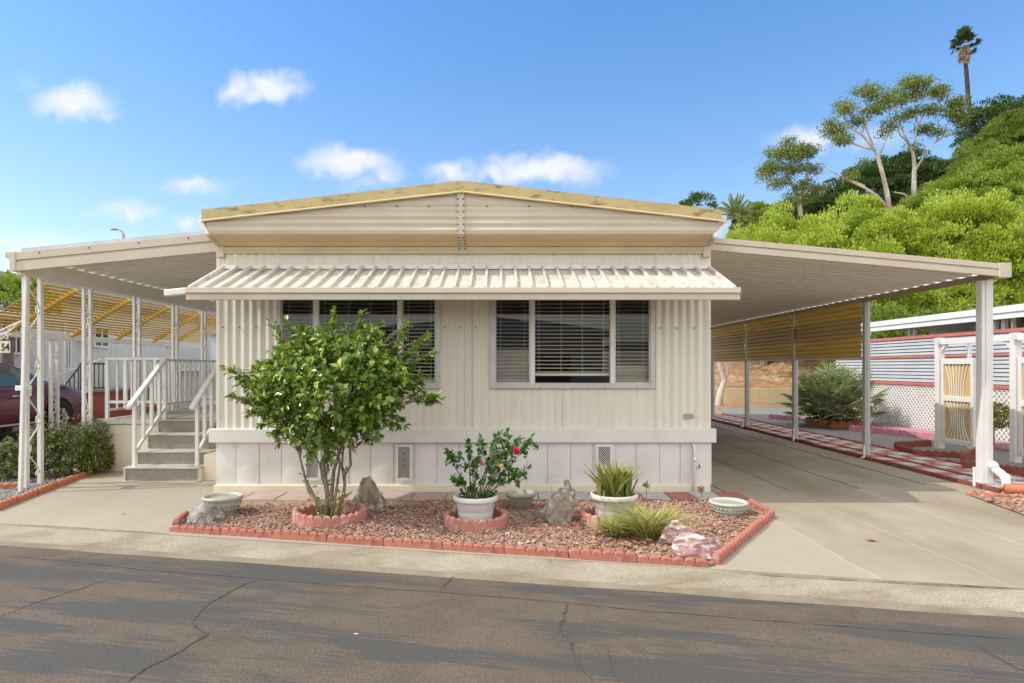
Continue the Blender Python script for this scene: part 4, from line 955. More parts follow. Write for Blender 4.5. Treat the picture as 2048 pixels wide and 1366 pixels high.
sat = [(452,742,.0),(470,748,.05),(490,760,-.1),(510,745,.1),(530,760,.0),(545,646,.1),(556,668,.0),(560,700,.1),(580,652,-.1),(600,665,0),(666,622,-.1),(668,640,-.1),(664,655,-.1),(722,630,.1),(722,650,.1),(760,650,0),(758,668,0),(812,652,-.1),(806,672,-.1),(790,690,0),
       (855,672,0),(846,688,0),(830,700,.1),(862,706,.1),(840,720,0),(870,790,-.2),(862,798,-.1),(845,790,0),(825,775,0),(808,850,-.2),(802,838,-.1),(790,820,0),(757,872,-.3),(745,880,0),(700,890,-.2),(640,888,-.3),(600,895,.1),(585,885,-.2),(560,880,0),(545,862,-.1),(520,850,.1),(500,825,0),(490,800,0),(462,792,-.1),(478,800,0),(515,775,0),
       (500,765,.1),(525,790,.1),(480,765,-.1),(512,815,0),(540,830,.1),(620,910,-.2),(612,885,-.2),(655,925,-.1),(660,910,-.15),(735,680,0),(690,670,.1),(640,665,.1),(620,680,0),(770,690,.1),(535,735,.1),(520,728,0),(548,750,-.2),(570,820,-.2),(780,850,-.1),(875,800,-.1),(690,655,0),(668,650,-.3),(850,760,.1),(838,748,0),(500,775,-.2)]
for px, py, dy in sat:
    dx = (px-662)/200; dz = -(py-770)/150
    for k in range(2): tips.append((at(px+rnd(-6,6)*k, py+rnd(-6,6)*k, Yt+dy), np.array([dx, rnd(-.3,.3), dz+.35])))
for px, py in [(632,1010),(612,960),(628,975),(640,1000),(655,965),(648,950),(690,990),(680,1000),(672,960),(662,1005),(684,985),(618,930),(655,940),(640,1030),(686,1012),(668,1022),(634,1022),(690,940),(606,950)]:
    tips.append((at(px, py, Yt-.05), np.array([rnd(-1,1), rnd(-.6,.3), rnd(.0,.8)])))
for c, ax in tips[640:]:
    if c.z > .6:
        e = Vector((TR.x+(c.x-TR.x)*.55, Yt+(c.y-Yt)*.5, min(c.z-.1, 1.35+(c.z-1.35)*.5))); mb.tube([e, e.lerp(c, .5)+Vector((0,0,.03)), c], [.007,.005,.003], 5)
tr_o = mb.build('trunk', M['bark'], tt, smooth=True)
lf = MB(); spray(lf, [t_[0] for t_ in tips[:640]], [t_[1] for t_ in tips[:640]], 13, .092, .052, .85, .12)
spray(lf, [t_[0] for t_ in tips[640:-19]], [t_[1] for t_ in tips[640:-19]], 12, .086, .046, .6, .17)
spray(lf, [t_[0] for t_ in tips[-19:]], [t_[1] for t_ in tips[-19:]], 4, .062, .036, .8, .05)
lf.build('crown', M['camellia'], tt)
# hibiscus in the clean white pot
hb = thing('hibiscus', 'leafy hibiscus with one pink flower in the clean white pot', 'plant', (P1.x, P1.y, .26))
Yh = P1.y; mb = MB(); lf = MB(); tips = []
hs = [[(940,1005),(925,960),(905,925),(898,905)],[(945,1005),(940,960),(938,920),(935,888)],[(950,1005),(950,960),(958,920),(965,880)],[(955,1005),(965,955),(985,910),(1000,872)],[(960,1005),(985,960),(1000,930),(1018,870)],[(962,1005),(985,970),(1020,930),(1058,888)],[(962,1005),(975,985),(1010,965),(1045,948)],
      [(950,1005),(935,985),(920,965),(910,960)],[(955,1005),(970,960),(975,935),(985,915)],[(965,1005),(990,975),(1005,955),(1030,945)],[(945,1005),(948,970),(945,945),(950,925)],[(955,1005),(985,950),(1010,905),(1040,880)]]
for i, s in enumerate(hs):
    dy = rnd(-.18,.18); pts = [at(px, py, Yh+dy*k/3) for k, (px, py) in enumerate(s)]; mb.tube(pts, [.008,.0065,.005,.003], 6)
    for k in range(1, len(pts)):
        for q in ([1.0] if k < 3 else [.35,.65,1.0,1.0]):
            if k == 1 and i % 2: continue
            p = pts[k-1].lerp(pts[k], q)+Vector((rnd(-.02,.02), rnd(-.04,.04), rnd(-.01,.02))); tips.append((p, np.array([rnd(-.7,.7)+(s[-1][0]-950)/150, rnd(-.7,.7), .7])))
for px, py in [(995,880),(1010,885),(985,895),(1005,900),(1020,905),(1045,905),(1062,875),(1066,890),(1050,890),(1040,900),(1010,920),(1000,945),(985,940),(1045,950),(1055,935),(1035,960),(960,905),(930,935),(915,910),(900,912),(990,985),(970,990),(950,985),(925,985),(940,975),(905,960),(965,960),(980,965),(1000,960),(1020,935),(992,920),(978,925)]:
    tips.append((at(px, py, Yh+rnd(-.15,.15)), np.array([rnd(-.8,.8), rnd(-.8,.4), rnd(.2,.9)])))
spray(lf, [t_[0] for t_ in tips], [t_[1] for t_ in tips], 12, .062, .036, .75, .08)
mb.build('stem', M['bark'], hb, smooth=True); lf.build('foliage', M['hibiscus'], hb)
fl = MB(); c = at(1033,902,Yh-.2)
n = 46; d = unit(n); d[:, 1] -= .25; fl.leaves(np.tile(np.array(c), (n,1)), d, unit(n), np.full(n,.045), np.full(n,.04), .35)
fl.build('flower', M['flower'], hb); fl = MB(); c2 = at(962,925,Yh-.15); d = unit(12); fl.leaves(np.tile(np.array(c2), (12,1)), d, unit(12), np.full(12,.028), np.full(12,.022), .3); fl.build('flower_bud', M['flower'], hb)
fy = MB(); c3 = at(997,934,Yh-.2); fy.leaves([c3,c3,c3], [(.6,-.3,.5),(1,-.2,.4),(.3,-.4,.9)], [(0,-1,.5)]*3, [.06,.055,.05], [.03]*3, .1); fy.build('yellow_leaf', M['flowery'], hb)
# strap leaves
def blades(mb, c, n, L, wd, lean, droop, seg=6, tw=.5, up=1.0):
    c = Vector(c)
    for k in range(n):
        a = rnd(0, 2*PI); l = L*rnd(.6,1.1); ln = lean*rnd(.15,1); w = wd*rnd(.7,1.15); d = Vector((math.cos(a), math.sin(a), 0)); s = Vector((-d.y, d.x, 0)); s.rotate(Matrix.Rotation(rnd(-tw,tw), 3, 'Z'))
        b0 = c+Vector((rnd(-1,1), rnd(-1,1), 0))*.06*(L/.3); L_ = []; R_ = []
        for i in range(seg+1):
            t = i/seg; p = b0+d*(ln*l*t+droop*l*t*t*.6)+Vector((0,0,up*l*(t-.45*droop*t*t*(1+ln)))); ww = w*(1-.15*(1-t)**2)*math.sin(PI*(.18+.82*t))**.7 if t < 1 else .002
            L_.append(p+s*ww/2+Vector((0,0,ww*.12))); R_.append(p-s*ww/2+Vector((0,0,ww*.12)))
        mb.grid([L_, R_])
sl_ = MB(); blades(sl_, (P2.x, P2.y, .28), 50, .36, .048, 1.05, .18, 7); blades(sl_, (P2.x, P2.y, .28), 26, .27, .046, .45, .1, 7); blades(sl_, (P2.x-.1, P2.y, .28), 22, .30, .048, .5, .08, 6); blades(sl_, (P2.x+.1, P2.y, .28), 22, .30, .048, .5, .08, 6)
blades(sl_, (P2.x, P2.y, .28), 22, .24, .04, .5, .1, 6)
tag(sl_.build('strap_leaf_plant', M['strap']), 'clump of yellow green strap leaves in the weathered white pot', 'plant')
def tuft(label, px, py, n, L, lean, droop):
    c = gr(px, py); mb = MB(); blades(mb, (c.x, c.y, 0), n, L, .012, lean, droop, 5, 1.0, .85)
    return tag(mb.build('grass_tuft', M['grassy']), label, 'grass tuft', 'grass tufts in the front bed')
tuft('smaller dense grass tuft left of the big tuft, before the weathered pot', 1232, 1076, 330, .30, .85, .6)
tuft('big sprawling grass tuft behind the red and white rocks', 1300, 1078, 520, .46, .8, .5)
mb = MB(); c = gr(1255,1062); blades(mb, (c.x, c.y, 0), 26, .55, .010, .9, .3, 6, 1, .8); tag(mb.build('dry_stalks', M['grassy']), 'long straw coloured stalks rising between the two grass tufts', 'stalks')
for px, py, hh, lab in [(1292,1003,.20,'dried seed head right of the strap leaf pot by the wall'),(1402,1000,.13,'low dried seed head left of the right bowl planter')]:
    c = gr(px, py); mb = MB(); mb.tube([(c.x,c.y,0),(c.x+.01,c.y,hh*.5),(c.x,c.y,hh)], .004, 5); n = 40; d = unit(n); mb.leaves(np.array([c.x,c.y,hh])+unit(n)*.02, d, unit(n), np.full(n,.05), np.full(n,.014), .2)
    tag(mb.build('dried_weed', M['dry']), lab, 'weed')
lt = MB()
for k in range(420):
    if k < 90: q = gr(rnd(1180,1400), rnd(1065,1118))
    elif k < 150: q = gr(rnd(1060,1200), rnd(1035,1065))
    elif k < 200: q = gr(rnd(700,1000), rnd(1000,1040))
    elif k < 260: q = gr(rnd(1280,1500), rnd(1030,1075))
    elif k < 300: q = gr(rnd(1360,1420), rnd(1120,1134))
    else: q = Vector((rnd(6,8.3), rnd(5.9,7.5), .03))
    if k < 300 and not inpoly(q.x, q.y, bp): continue
    a = rnd(0, 2*PI); lt.leaves([(q.x,q.y,.04)], [(math.cos(a),math.sin(a),rnd(-.1,.3))], [(rnd(-.4,.4),rnd(-.4,.4),1)], [rnd(.04,.085)], [rnd(.018,.035)], .25)
struct(lt.build('leaf_litter', M['dry']), 'stuff')
def fallen(px, py, L, label, a, m='dry'):
    q = gr(px, py); mb = MB(); mb.leaves([(q.x-L/2*math.cos(a),q.y-L/2*math.sin(a),.012)], [(math.cos(a),math.sin(a),.0)], [(.1,.12,1)], [L], [L*.40], .12); tag(mb.build('fallen_leaf', M[m]), label, 'leaf', 'fallen leaves')
M['redleaf'] = mat('red_dry_leaf', (.36,.1,.05), (.28,.07,.04), 10, .7)
fallen(1743, 1083, .11, 'large red brown dry leaf lying on the sunny driveway', -.15, 'redleaf'); fallen(398,965,.10,'small brown leaf at the foot of the porch steps', .1); fallen(248,1029,.06,'tiny brown leaf on the left concrete apron', .3)
struct(MB().box(.0,.0,0,0,0,0).build('x', M['white'])) if False else None
q = gr(712,1269,-.088); mb = MB(); mb.box(q.x-.013,q.x+.013,q.y-.003,q.y+.003,-.086,-.081); tag(mb.build('paper_scrap', M['white']), 'tiny white scrap lying on the asphalt', 'litter')
# hedge of low bushes behind the left posts
hg = [(20,.62,8.75,'low sparse bush at the left picture edge in front of the maroon car'),(85,.86,8.85,'rounded hedge bush behind the front scrollwork post'),(140,.92,9.0,'tallest hedge bush between the two left scrollwork posts'),(192,.85,9.2,'narrow hedge bush against the cream porch deck')]
for i, (px, h, y, lab) in enumerate(hg):
    c = at(px, 800, y); w = .36 if i < 3 else .22; mb = MB(); b = Vector((c.x, y, 0)); t = thing('hedge_bush', lab, 'bush', (b.x, b.y, 0), 'hedge bushes by the left posts')
    for k in range(7): mb.tube([b, b+Vector((rnd(-w,w)*.5, rnd(-.1,.1), h*.5)), b+Vector((rnd(-w,w)*.8, rnd(-.2,.2), h*.85))], [.012,.009,.004], 5)
    mb.build('stem', M['bark'], t); lf = MB(); q = unit(330); q[:, 2] = np.abs(q[:, 2]*1.0)*1.0-.0; rr_ = rng.uniform(.3,1,330)**.4
    cs = np.array([b.x, b.y, h*.06])+q*rr_[:, None]*np.array([w, .34, h*.92])*(1+.12*np.sin(q[:, :1]*9+i)); cs[:, 2] = np.maximum(cs[:, 2], .07)
    spray(lf, cs, q+np.array([0,0,.4]), 11, .048, .024, .9, .07); lf.build('foliage', M['hedge'], t)
# ------------------------------------------------------------ west neighbours
GZ = .26
nb = thing('neighbour_home', 'grey white neighbouring mobile home with grey fascia, behind the yellow slatted awning', 'mobile home', (-12, 20, GZ))
NX = -10.9; mb = MB(); n = 120
mb.grid([[(NX+.012*((i % 4) in (1,2)), 11+16*i/480*1.0, z) for i in range(481)] for z in (GZ, 3.15)]); mb.box(NX-4, NX-.02, 10.9, 27, GZ, 3.15); mb.build('wall', M['grey_wall'], nb)
mb = MB(); mb.box(NX-4.2, NX+.22, 10.6, 27.3, 3.35, 3.62); mb.build('roof', M['grey_roof'], nb); mb = MB(); mb.box(NX-4.1, NX+.10, 10.7, 27.2, 3.14, 3.35); mb.build('soffit', mat('soffit_brown', (.2,.16,.13), None, rough=.7), nb)
def nwin(y0, y1, z0, z1):
    mb = MB(); x = NX+.05
    mb.box(x-.04,x,y0-.05,y0,z0-.05,z1+.05); mb.box(x-.04,x,y1,y1+.05,z0-.05,z1+.05); mb.box(x-.04,x,y0,y1,z1,z1+.05); mb.box(x-.04,x,y0,y1,z0-.05,z0); mb.box(x-.035,x-.002,(y0+y1)/2-.02,(y0+y1)/2+.02,z0,z1)
    w = mb.build('window', M['whitemetal'], nb); mb = MB(); mb.box(x-.034,x-.028,y0,y1,z0,z1); mb.build('pane', M['darkglass'], w)
M['darkglass'] = mat('dark_glass', (.03,.032,.034), None, rough=.08, spec=.8)
def ywall(px): return -NX*F/(CX-px)
nwin(ywall(20), ywall(37), 1.9, 2.45); nwin(ywall(129), ywall(137), 1.55, 2.5); nwin(ywall(188), ywall(214), 2.15, 2.6)
mb = MB(); y = ywall(152); mb.box(NX+.01,NX+.3,y-.1,y+.3,2.32,2.45); mb.build('wall_lamp', M['greybowl'], nb)
# white shed further back
sh = thing('shed', 'white ribbed metal shed with rust streaks, glimpsed behind the porch railing', 'shed', (-9.6, 21, GZ))
mb = MB(); mb.box(-9.0,-5.0,19.4,24,GZ,2.6)
for k in range(24): mb.box(-9.0+.167*k,-8.985+.167*k,19.37,19.4,GZ,2.6)
mb.build('wall', mat('shed_white', (.74,.75,.77), (.66,.67,.7), 2, .5, dirt=(.42,.25,.13), dscale=1.6, dlo=.68, dhi=.8, dstretch=(3,1,.4)), sh)
mb = MB(); mb.box(-9.15,-4.9,19.2,24.1,2.6,2.68); mb.build('roof', M['zinc'], sh)
bx = thing('storage_cabinet', 'low white cabinet with a flat lid behind the porch railing', 'cabinet', (-7.9, 17, GZ)); mb = MB(); mb.box(-8.6,-6.9,16.6,17.4,GZ,1.46); mb.build('body', M['grey_wall'], bx); mb = MB(); mb.box(-8.68,-6.82,16.5,17.5,1.46,1.54); mb.build('lid', mat('lid_blue', (.6,.66,.68), None), bx)
for x in (-8.0,-7.4): MB().box(x,x+.01,16.59,16.6,GZ,1.46).build('door_seam', M['mortar'], bx)
# yellow slatted awning
sa_ = thing('slatted_awning', 'sloping awning of yellow slats on white posts between porch and neighbouring home', 'awning', (-7.8, 10.5, GZ))
UX, UZ, LX, LZ = -7.2, 2.90, -8.28, 2.24
mb = MB(); nS = 15
for k in range(nS):
    t = (k+.5)/nS; x = UX+(LX-UX)*t; z = UZ+(LZ-UZ)*t
    mb.bar((x, 9.9, z), (x, 17.2, z), .046, .012, (-.52,0,.85))
mb.build('slats', M['yellowlat'], sa_).__setitem__('kind', 'stuff')
for y in (10.56, 12.09, 13.5, 14.9, 15.9):
    mb = MB(); mb.bar((UX+.02, y, UZ-.03), (LX-.02, y, LZ-.06), .06, .09, (0,1,0)); mb.build('rafter', M['yellowlat'], sa_)
mb = MB(); mb.box(LX-.10, LX-.02, 9.8, 17.3, LZ-.16, LZ-.05); mb.build('beam', M['whitemetal'], sa_)
for y in (11.55, 15.6):
    mb = MB(); mb.box(LX-.08,LX-.03,y,y+.05,GZ,LZ-.16); mb.box(LX-.08,LX-.03,y+.17,y+.22,GZ,LZ-.16); p = mb.build('post', M['whitemetal'], sa_)
    mb = MB(); scroll(mb, y+.04, y+.18, GZ+.1, LZ-.2, LX-.055); mb.build('scrollwork', M['whitemetal'], p)
# white corrugated roof at the far left with hanging number sign
wr = thing('patio_roof', 'pale blue corrugated patio roof at the left picture edge', 'roof', (-9.6, 10.6, GZ)); mb = MB()
mb.grid([[(x, y, 2.62-(x+9.2)*-.07+.012*math.sin(y*40)) for y in np.linspace(10.4, 13.4, 160)] for x in (-10.8,-9.3)]); o = mb.build('panel', mat('pale_blue_metal', (.6,.68,.72), None, rough=.4), wr); s = o.modifiers.new('t','SOLIDIFY'); s.thickness = .01
mb = MB(); mb.box(-9.36,-9.3,10.4,13.4,2.50,2.6); mb.build('edge', M['whitemetal'], wr)
for y in (10.45,13.3): MB().box(-9.35,-9.3,y,y+.05,GZ,2.5).build('post', M['whitemetal'], wr)
sg = thing('number_sign', 'cream house number sign reading 54 hanging from a white scroll bracket', 'sign', (-6.3, 8.0, 1.8)); YS = 8.1
a0 = at(9, 694, YS); mb = MB(); wS, hS = 20/F*YS, 24/F*YS; mb.box(a0.x-wS*.62, a0.x+wS*.5, YS, YS+.02, a0.z-hS/2, a0.z+hS/2); pl_ = mb.build('plate', M['creamsign'], sg, bev=.003)
mb = MB(); mb.tube([at(46,641,YS), at(20,652,YS), at(-12,668,YS)], .011, 6); mb.tube([at(38,643,YS), at(20,662,YS), at(8,667,YS), at(-12,672,YS)], .009, 6)
mb.tube([at(46,640,YS), at(50,648,YS), at(48,660,YS), at(42,665,YS)], .008, 6); mb.tube([at(58,645,YS), at(46,641,YS)], .011, 6)
mb.tube([at(-8,668,YS+.0), at(26,668,YS)], .008, 6)
for px in (3, 12): mb.tube([(at(px,674,YS)+Vector((.022*math.cos(q),0,.022*math.sin(q)))) for q in np.linspace(0,2*PI,12)], .005, 5)
mb.tube([at(0,668,YS), at(0,683,YS)], .003, 5); mb.tube([at(16,668,YS), at(16,683,YS)], .003, 5)
mb.build('bracket', M['whitemetal'], sg, smooth=True)
def text(body, loc, size, m, parent, name, rot=(PI/2,0,0), sx=1):
    cu = bpy.data.curves.new('t', 'FONT'); cu.body = body; cu.size = size; cu.extrude = .002; cu.align_x = 'CENTER'; cu.align_y = 'CENTER'; cu.offset = size*.012
    to = bpy.data.objects.new('t', cu); C.objects.link(to); dg = bpy.context.evaluated_depsgraph_get(); me = bpy.data.meshes.new_from_object(to.evaluated_get(dg)); bpy.data.objects.remove(to)
    me.materials.clear(); me.materials.append(m); o = bpy.data.objects.new(name, me); C.objects.link(o); o.parent = parent; o.location = Vector(loc)-ORG[parent.name]; o.rotation_euler = rot; o.scale = (sx,1,1); return o
text('54', at(10.3, 695, YS-.003), .135, M['ink'], pl_, 'digits', sx=.82)
# maroon car
M['tint'] = mat('tinted_glass', (.05,.1,.08), None, rough=.06, spec=.9)
car = thing('parked_car', 'maroon two door car parked behind the hedge at the left edge', 'car', (-9.3, 10.4, GZ))
CXc, CR, CF = -9.3, 12.75, 8.15     # centre line, rear end, front end (Y)
def sec_body(y):
    t = (CR-y)/(CR-CF); e = math.sin(PI*min(1, max(0, t*.96+.02)))**.25
    hw = .90*(.80+.2*e); top = .98-.10*ss(.12,0,t)-.22*ss(.62,1,t)+.02*ss(.1,.3,t)
    zb = .24+.16*ss(.1,0,t)+.1*ss(.92,1,t)
    return [(-hw*.55,zb),(-hw*.93,zb+.03),(-hw*1.0,zb+.25),(-hw*1.0,.60),(-hw*.97,top-.12),(-hw*.86,top-.02),(-hw*.55,top+.03),(0,top+.045)]
mb = MB(); rows = []
for y in np.linspace(CF, CR, 44):
    s = sec_body(y); full = s+[(-a, b) for a, b in s[-2::-1]]; rows.append([(CXc+a, y, GZ+b) for a, b in full])
mb.grid(rows); mb.add(rows[0], [tuple(range(len(rows[0])))]); mb.add(rows[-1], [tuple(range(len(rows[-1])))])
body = mb.build('body', M['carpaint'], car, smooth=True, bev=0)
def sec_roof(y):
    t = (CR-y)/(CR-CF); z = 1.40*ss(.08,.36,t)*1-.0; up = ss(.12,.40,t)*(1-ss(.50,.74,t)); top = .97+.42*up; hw = .78-.16*up
    return hw, top
mb = MB(); rows = []
for y in np.linspace(CR-.50, CF+1.15, 30):
    hw, top = sec_roof(y); rows.append([(CXc+a, y, GZ+b) for a, b in [(-.80,.93),(-hw,top-.04),(-hw*.8,top),(0,top+.03),(hw*.8,top),(hw,top-.04),(.80,.93)]])
mb.grid(rows); mb.build('cabin', M['carpaint'], car, smooth=True)
for sgn in (1,-1):
    mb = MB(); P_ = []
    for y in np.linspace(CR-1.25, CF+1.75, 14):
        hw, top = sec_roof(y); f0 = (Vector((.80,0,.93)).lerp(Vector((hw,0,top-.04)), .10)); f1 = Vector((.80,0,.93)).lerp(Vector((hw,0,top-.04)), .90)
        P_.append(((CXc+sgn*(f0.x+.012), y, GZ+f0.z), (CXc+sgn*(f1.x+.012), y, GZ+max(f0.z+.01, f1.z))))
    mb.grid([[p[0] for p in P_], [p[1] for p in P_]]); mb.build('side_glass', M['tint'], car, smooth=True)
for y in (11.9, 9.1):
    for sgn in (1, -1):
        x = CXc+sgn*.80; t = MB()
        pr_ = [(.20,-.10),(.30,-.115),(.325,-.09),(.33,0),(.325,.09),(.30,.115),(.20,.10)]
        w = MB(); w.lathe(pr_, (0,0,0), 32); w.v = [(x+v_[2], y+v_[0], GZ+.33+v_[1]) for v_ in w.v]; wh = w.build('wheel', M['tyre'], car, smooth=True)
        w = MB(); w.lathe([(0,.06*sgn),(.05,.07*sgn),(.06,.05*sgn),(.17,.075*sgn),(.215,.09*sgn),(.225,.07*sgn)], (0,0,0), 32); w.v = [(x+v_[2], y+v_[0], GZ+.33+v_[1]) for v_ in w.v]
        for k in range(5):
            a = 2*PI*k/5; w.bar((x+sgn*.085, y+.04*math.cos(a), GZ+.33+.04*math.sin(a)), (x+sgn*.1, y+.20*math.cos(a), GZ+.33+.20*math.sin(a)), .05, .02, (1,0,0))
        w.build('rim', M['rim'], wh, smooth=False)
        ar = MB(); ar.lathe([(.0,0),(.37,0),(.375,.02)], (0,0,0), 32); ar.v = [(CXc+sgn*(.905+v_[2]*.2), y+v_[0], GZ+.36+v_[1]) for v_ in ar.v if True]; ar.build('wheel_arch', M['dark'], car)
        wh.location.x += sgn*.035
mb = MB(); mb.tube([(CXc+.925,10.72,GZ+.80),(CXc+.945,10.8,GZ+.805),(CXc+.945,10.94,GZ+.805),(CXc+.925,11.02,GZ+.80)], .014, 8); mb.build('door_handle', M['rim'], car, smooth=True)
mb = MB(); mb.box(CXc+.895,CXc+.915,CF+1.2,CR-1.3,GZ+.30,GZ+.33); mb.build('sill_trim', M['rim'], car)
# neighbour's red porch with black iron railing, white railing
pr = thing('neighbour_porch', 'red panelled porch base with black iron and white railings behind the maroon car', 'porch', (-10, 15, GZ))
mb = MB(); mb.box(-10.7,-9.55,14.2,17.5,GZ,.98); mb.build('base', M['redpanel'], pr); mb = MB(); mb.box(-10.75,-9.5,14.15,17.55,.98,1.03); mb.build('floor', M['carpet'], pr)
mb = MB(); x = -9.55
mb.tube([(x,15.2,1.65),(x,14.2,1.65)], .022, 6); mb.tube([(x,14.2,1.65),(x+.15,13.9,1.55),(x+.25,13.3,1.15),(x+.25,13.3,.5)], .02, 6); mb.tube([(x,15.2,1.08),(x,14.2,1.08)], .015, 6)
for y in np.arange(14.2, 15.3, .16): mb.tube([(x,y,1.05),(x,y,1.65)], .012, 5)
for k in range(4): mb.tube([(x+.12+.04*k,13.95-.2*k,.8-.1*k),(x+.12+.04*k,13.95-.2*k,1.54-.13*k)], .012, 5)
mb.tube([(x+.05,14.15,1.02),(x+.25,13.3,.65)], .013, 5); mb.build('iron_railing', M['blackiron'], pr)
mb = MB(); x = -9.75
mb.tube([(x,13.0,1.20),(x,15.2,1.75)], .02, 6); mb.tube([(x,13.0,.55),(x,15.2,1.1)], .015, 6)
for y in np.arange(13.0, 15.2, .13): mb.tube([(x,y,.42+(y-12.6)*.25),(x,y,1.1+(y-12.6)*.25)], .010, 5)
mb.build('white_railing', M['whitemetal'], pr)
# street lamp far off
lp = thing('street_lamp', 'distant street lamp with curved arm above the left porch roof', 'street lamp', (-24, 40, 0)); mb = MB(); b = at(247,470,40)
mb.tube([(b.x,40,0),(b.x,40,b.z+.1)], [.10,.07], 8); mb.build('pole', M['grey_roof'], lp); mb = MB(); mb.tube([b+Vector((0,0,.05)), at(243,462,40), at(236,458.5,40), at(231,458,40)], .045, 6); mb.build('arm', M['grey_roof'], lp)
mb = MB(); c = at(229,458.5,40); mb.lathe([(0,-.06),(.12,-.05),(.14,0),(.06,.06),(0,.07)], (0,0,0), 12); mb.v = [(c.x+v_[0]*1.9, 40+v_[1], c.z+v_[2]) for v_ in mb.v]; mb.build('lamp_head', M['grey_roof'], lp)

# ------------------------------------------------------------ east neighbours
ef = thing('neighbour_enclosure', 'white neighbouring patio with red trimmed grey louvres over white lattice', 'patio', (10.4, 15, 0)); EX = 10.3
ya, yb = 9.0, 19.2
for nm, z0, z1, m in [('louvre_panel',1.20,1.80,'louver'),('louvre_panel',1.86,2.27,'louver')]:
    mb = MB(); nL = 7 if z0 < 1.5 else 5
    for k in range(nL):
        za = z0+(z1-z0)*k/nL; zb = z0+(z1-z0)*(k+1)/nL
        mb.add([(EX-.03,ya,za+.008),(EX-.03,yb,za+.008),(EX-.012,yb,zb-.012),(EX-.012,ya,zb-.012),(EX+.0,ya,za+.008),(EX+.0,yb,za+.008)], [(0,1,2,3),(0,4,5,1)])
    p = mb.build(nm, M[m], ef); mb = MB(); mb.box(EX+.002,EX+.01,ya,yb,z0,z1); mb.build('backing', M['dark'], p)
for z0, z1 in ((2.27,2.345),(1.80,1.855),(1.125,1.195)): MB().box(EX-.045,EX+.03,ya,yb,z0,z1).build('trim_rail', M['redtrim'], ef)
mb = MB(); mb.box(EX+.06,EX+.08,ya,yb,.02,1.12); bk = mb.build('skirt_panel', mat('off_white', (.84,.83,.82), None), ef)  # even off-white panel behind the lattice
mb = MB(); z0, z1, pit = .02, 1.12, .125
for k in range(int((yb-ya+1.1)/pit)):
    y = ya-1.1+k*pit
    for sgn in (1, -1):
        a = [(y, z0), (y+(z1-z0), z1)] if sgn > 0 else [(y, z1), (y+(z1-z0), z0)]
        (q0, w0), (q1, w1) = a
        if q1 < ya or q0 > yb: continue
        x = EX-.005 if sgn > 0 else EX+.006
        mb.bar((x, q0, w0), (x, q1, w1), .052, .008, (0,-(w1-w0),(q1-q0)))
mb.build('lattice', M['white'], ef)
for y in (11.3, 12.6, 12.85, 15.6, 18.5):
    for d in (0,.2): MB().box(EX+.02,EX+.09,y+d,y+d+.05,2.345,2.56).build('post', M['whitemetal'], ef)
mb = MB(); mb.box(EX-.25,EX+5,ya-2,yb,2.70,2.79); mb.box(EX-.22,EX-.12,ya-2,yb,2.54,2.70); mb.box(EX-.25,EX-.22,ya-2,yb,2.66,2.70); mb.build('roof', M['whitemetal'], ef)
mb = MB(); mb.box(13.2,13.4,5,19.2,0,2.7); mb.build('house_wall', M['grey_wall'], ef)
mb = MB(); mb.box(EX+.7,EX+2.7,ya,14.5,2.30,2.36); mb.build('inner_shelf', M['grey_roof'], ef)
# white garden arch with slatted gates
ag = thing('garden_arch', 'white garden arch with yellow panelled gates along the grey gravel', 'arch', (8.45, 11, 0)); AXg = 8.45
for y in (12.04, 10.26):
    mb = MB(); mb.box(AXg-.06,AXg+.06,y-.06,y+.06,0,2.13); p = mb.build('post', M['white'], ag, bev=.006)
    mb = MB(); mb.bar((AXg,y,1.82),(AXg,y+(-.25 if y > 11 else .25),2.06),.05,.05,(1,0,0)); mb.build('brace', M['white'], p)
    mb = MB(); mb.box(AXg-.15,AXg+.5,y-.085,y-.0605,2.02,2.12); mb.box(AXg+.5,AXg+.56,y-.085,y-.02,0,2.12); mb.build('cross_beam', M['white'], p)
mb = MB(); mb.box(AXg-.045,AXg+.045,9.4,11.975,2.0,2.10); mb.build('top_beam', M['white'], ag)
def gate(y0, y1):
    mb = MB(); x = AXg
    mb.box(x-.03,x+.03,y0,y0+.07,.13,1.72); mb.box(x-.03,x+.03,y1-.07,y1,.13,1.72)
    for z0, z1 in ((.13,.22),(.93,1.02),(1.62,1.72)): mb.box(x-.03,x+.03,y0+.07,y1-.07,z0,z1)
    g = mb.build('gate', M['white'], ag, bev=.004); mb = MB(); mb.box(x+.005,x+.012,y0+.07,y1-.07,.22,.93); mb.box(x+.005,x+.012,y0+.07,y1-.07,1.02,1.62); mb.build('yellow_panel', M['bamboo'], g)
    mb = MB(); ym = (y0+y1)/2; w = (y1-y0)/2-.09
    for k in range(-3, 4):
        u_ = k/3.2
        mb.tube([(x-.006, ym+w*u_*(.95-.45*math.sin(PI*t)), .22+.71*t) for t in np.linspace(0,1,9)], .011, 5)
        mb.tube([(x-.006, ym+w*u_*(.55+.4*t*t)+.03, 1.02+.6*t) for t in np.linspace(0,1,9)], .011, 5)
    mb.build('slats', M['white'], g)
gate(11.15, 11.97); gate(9.35, 10.19)
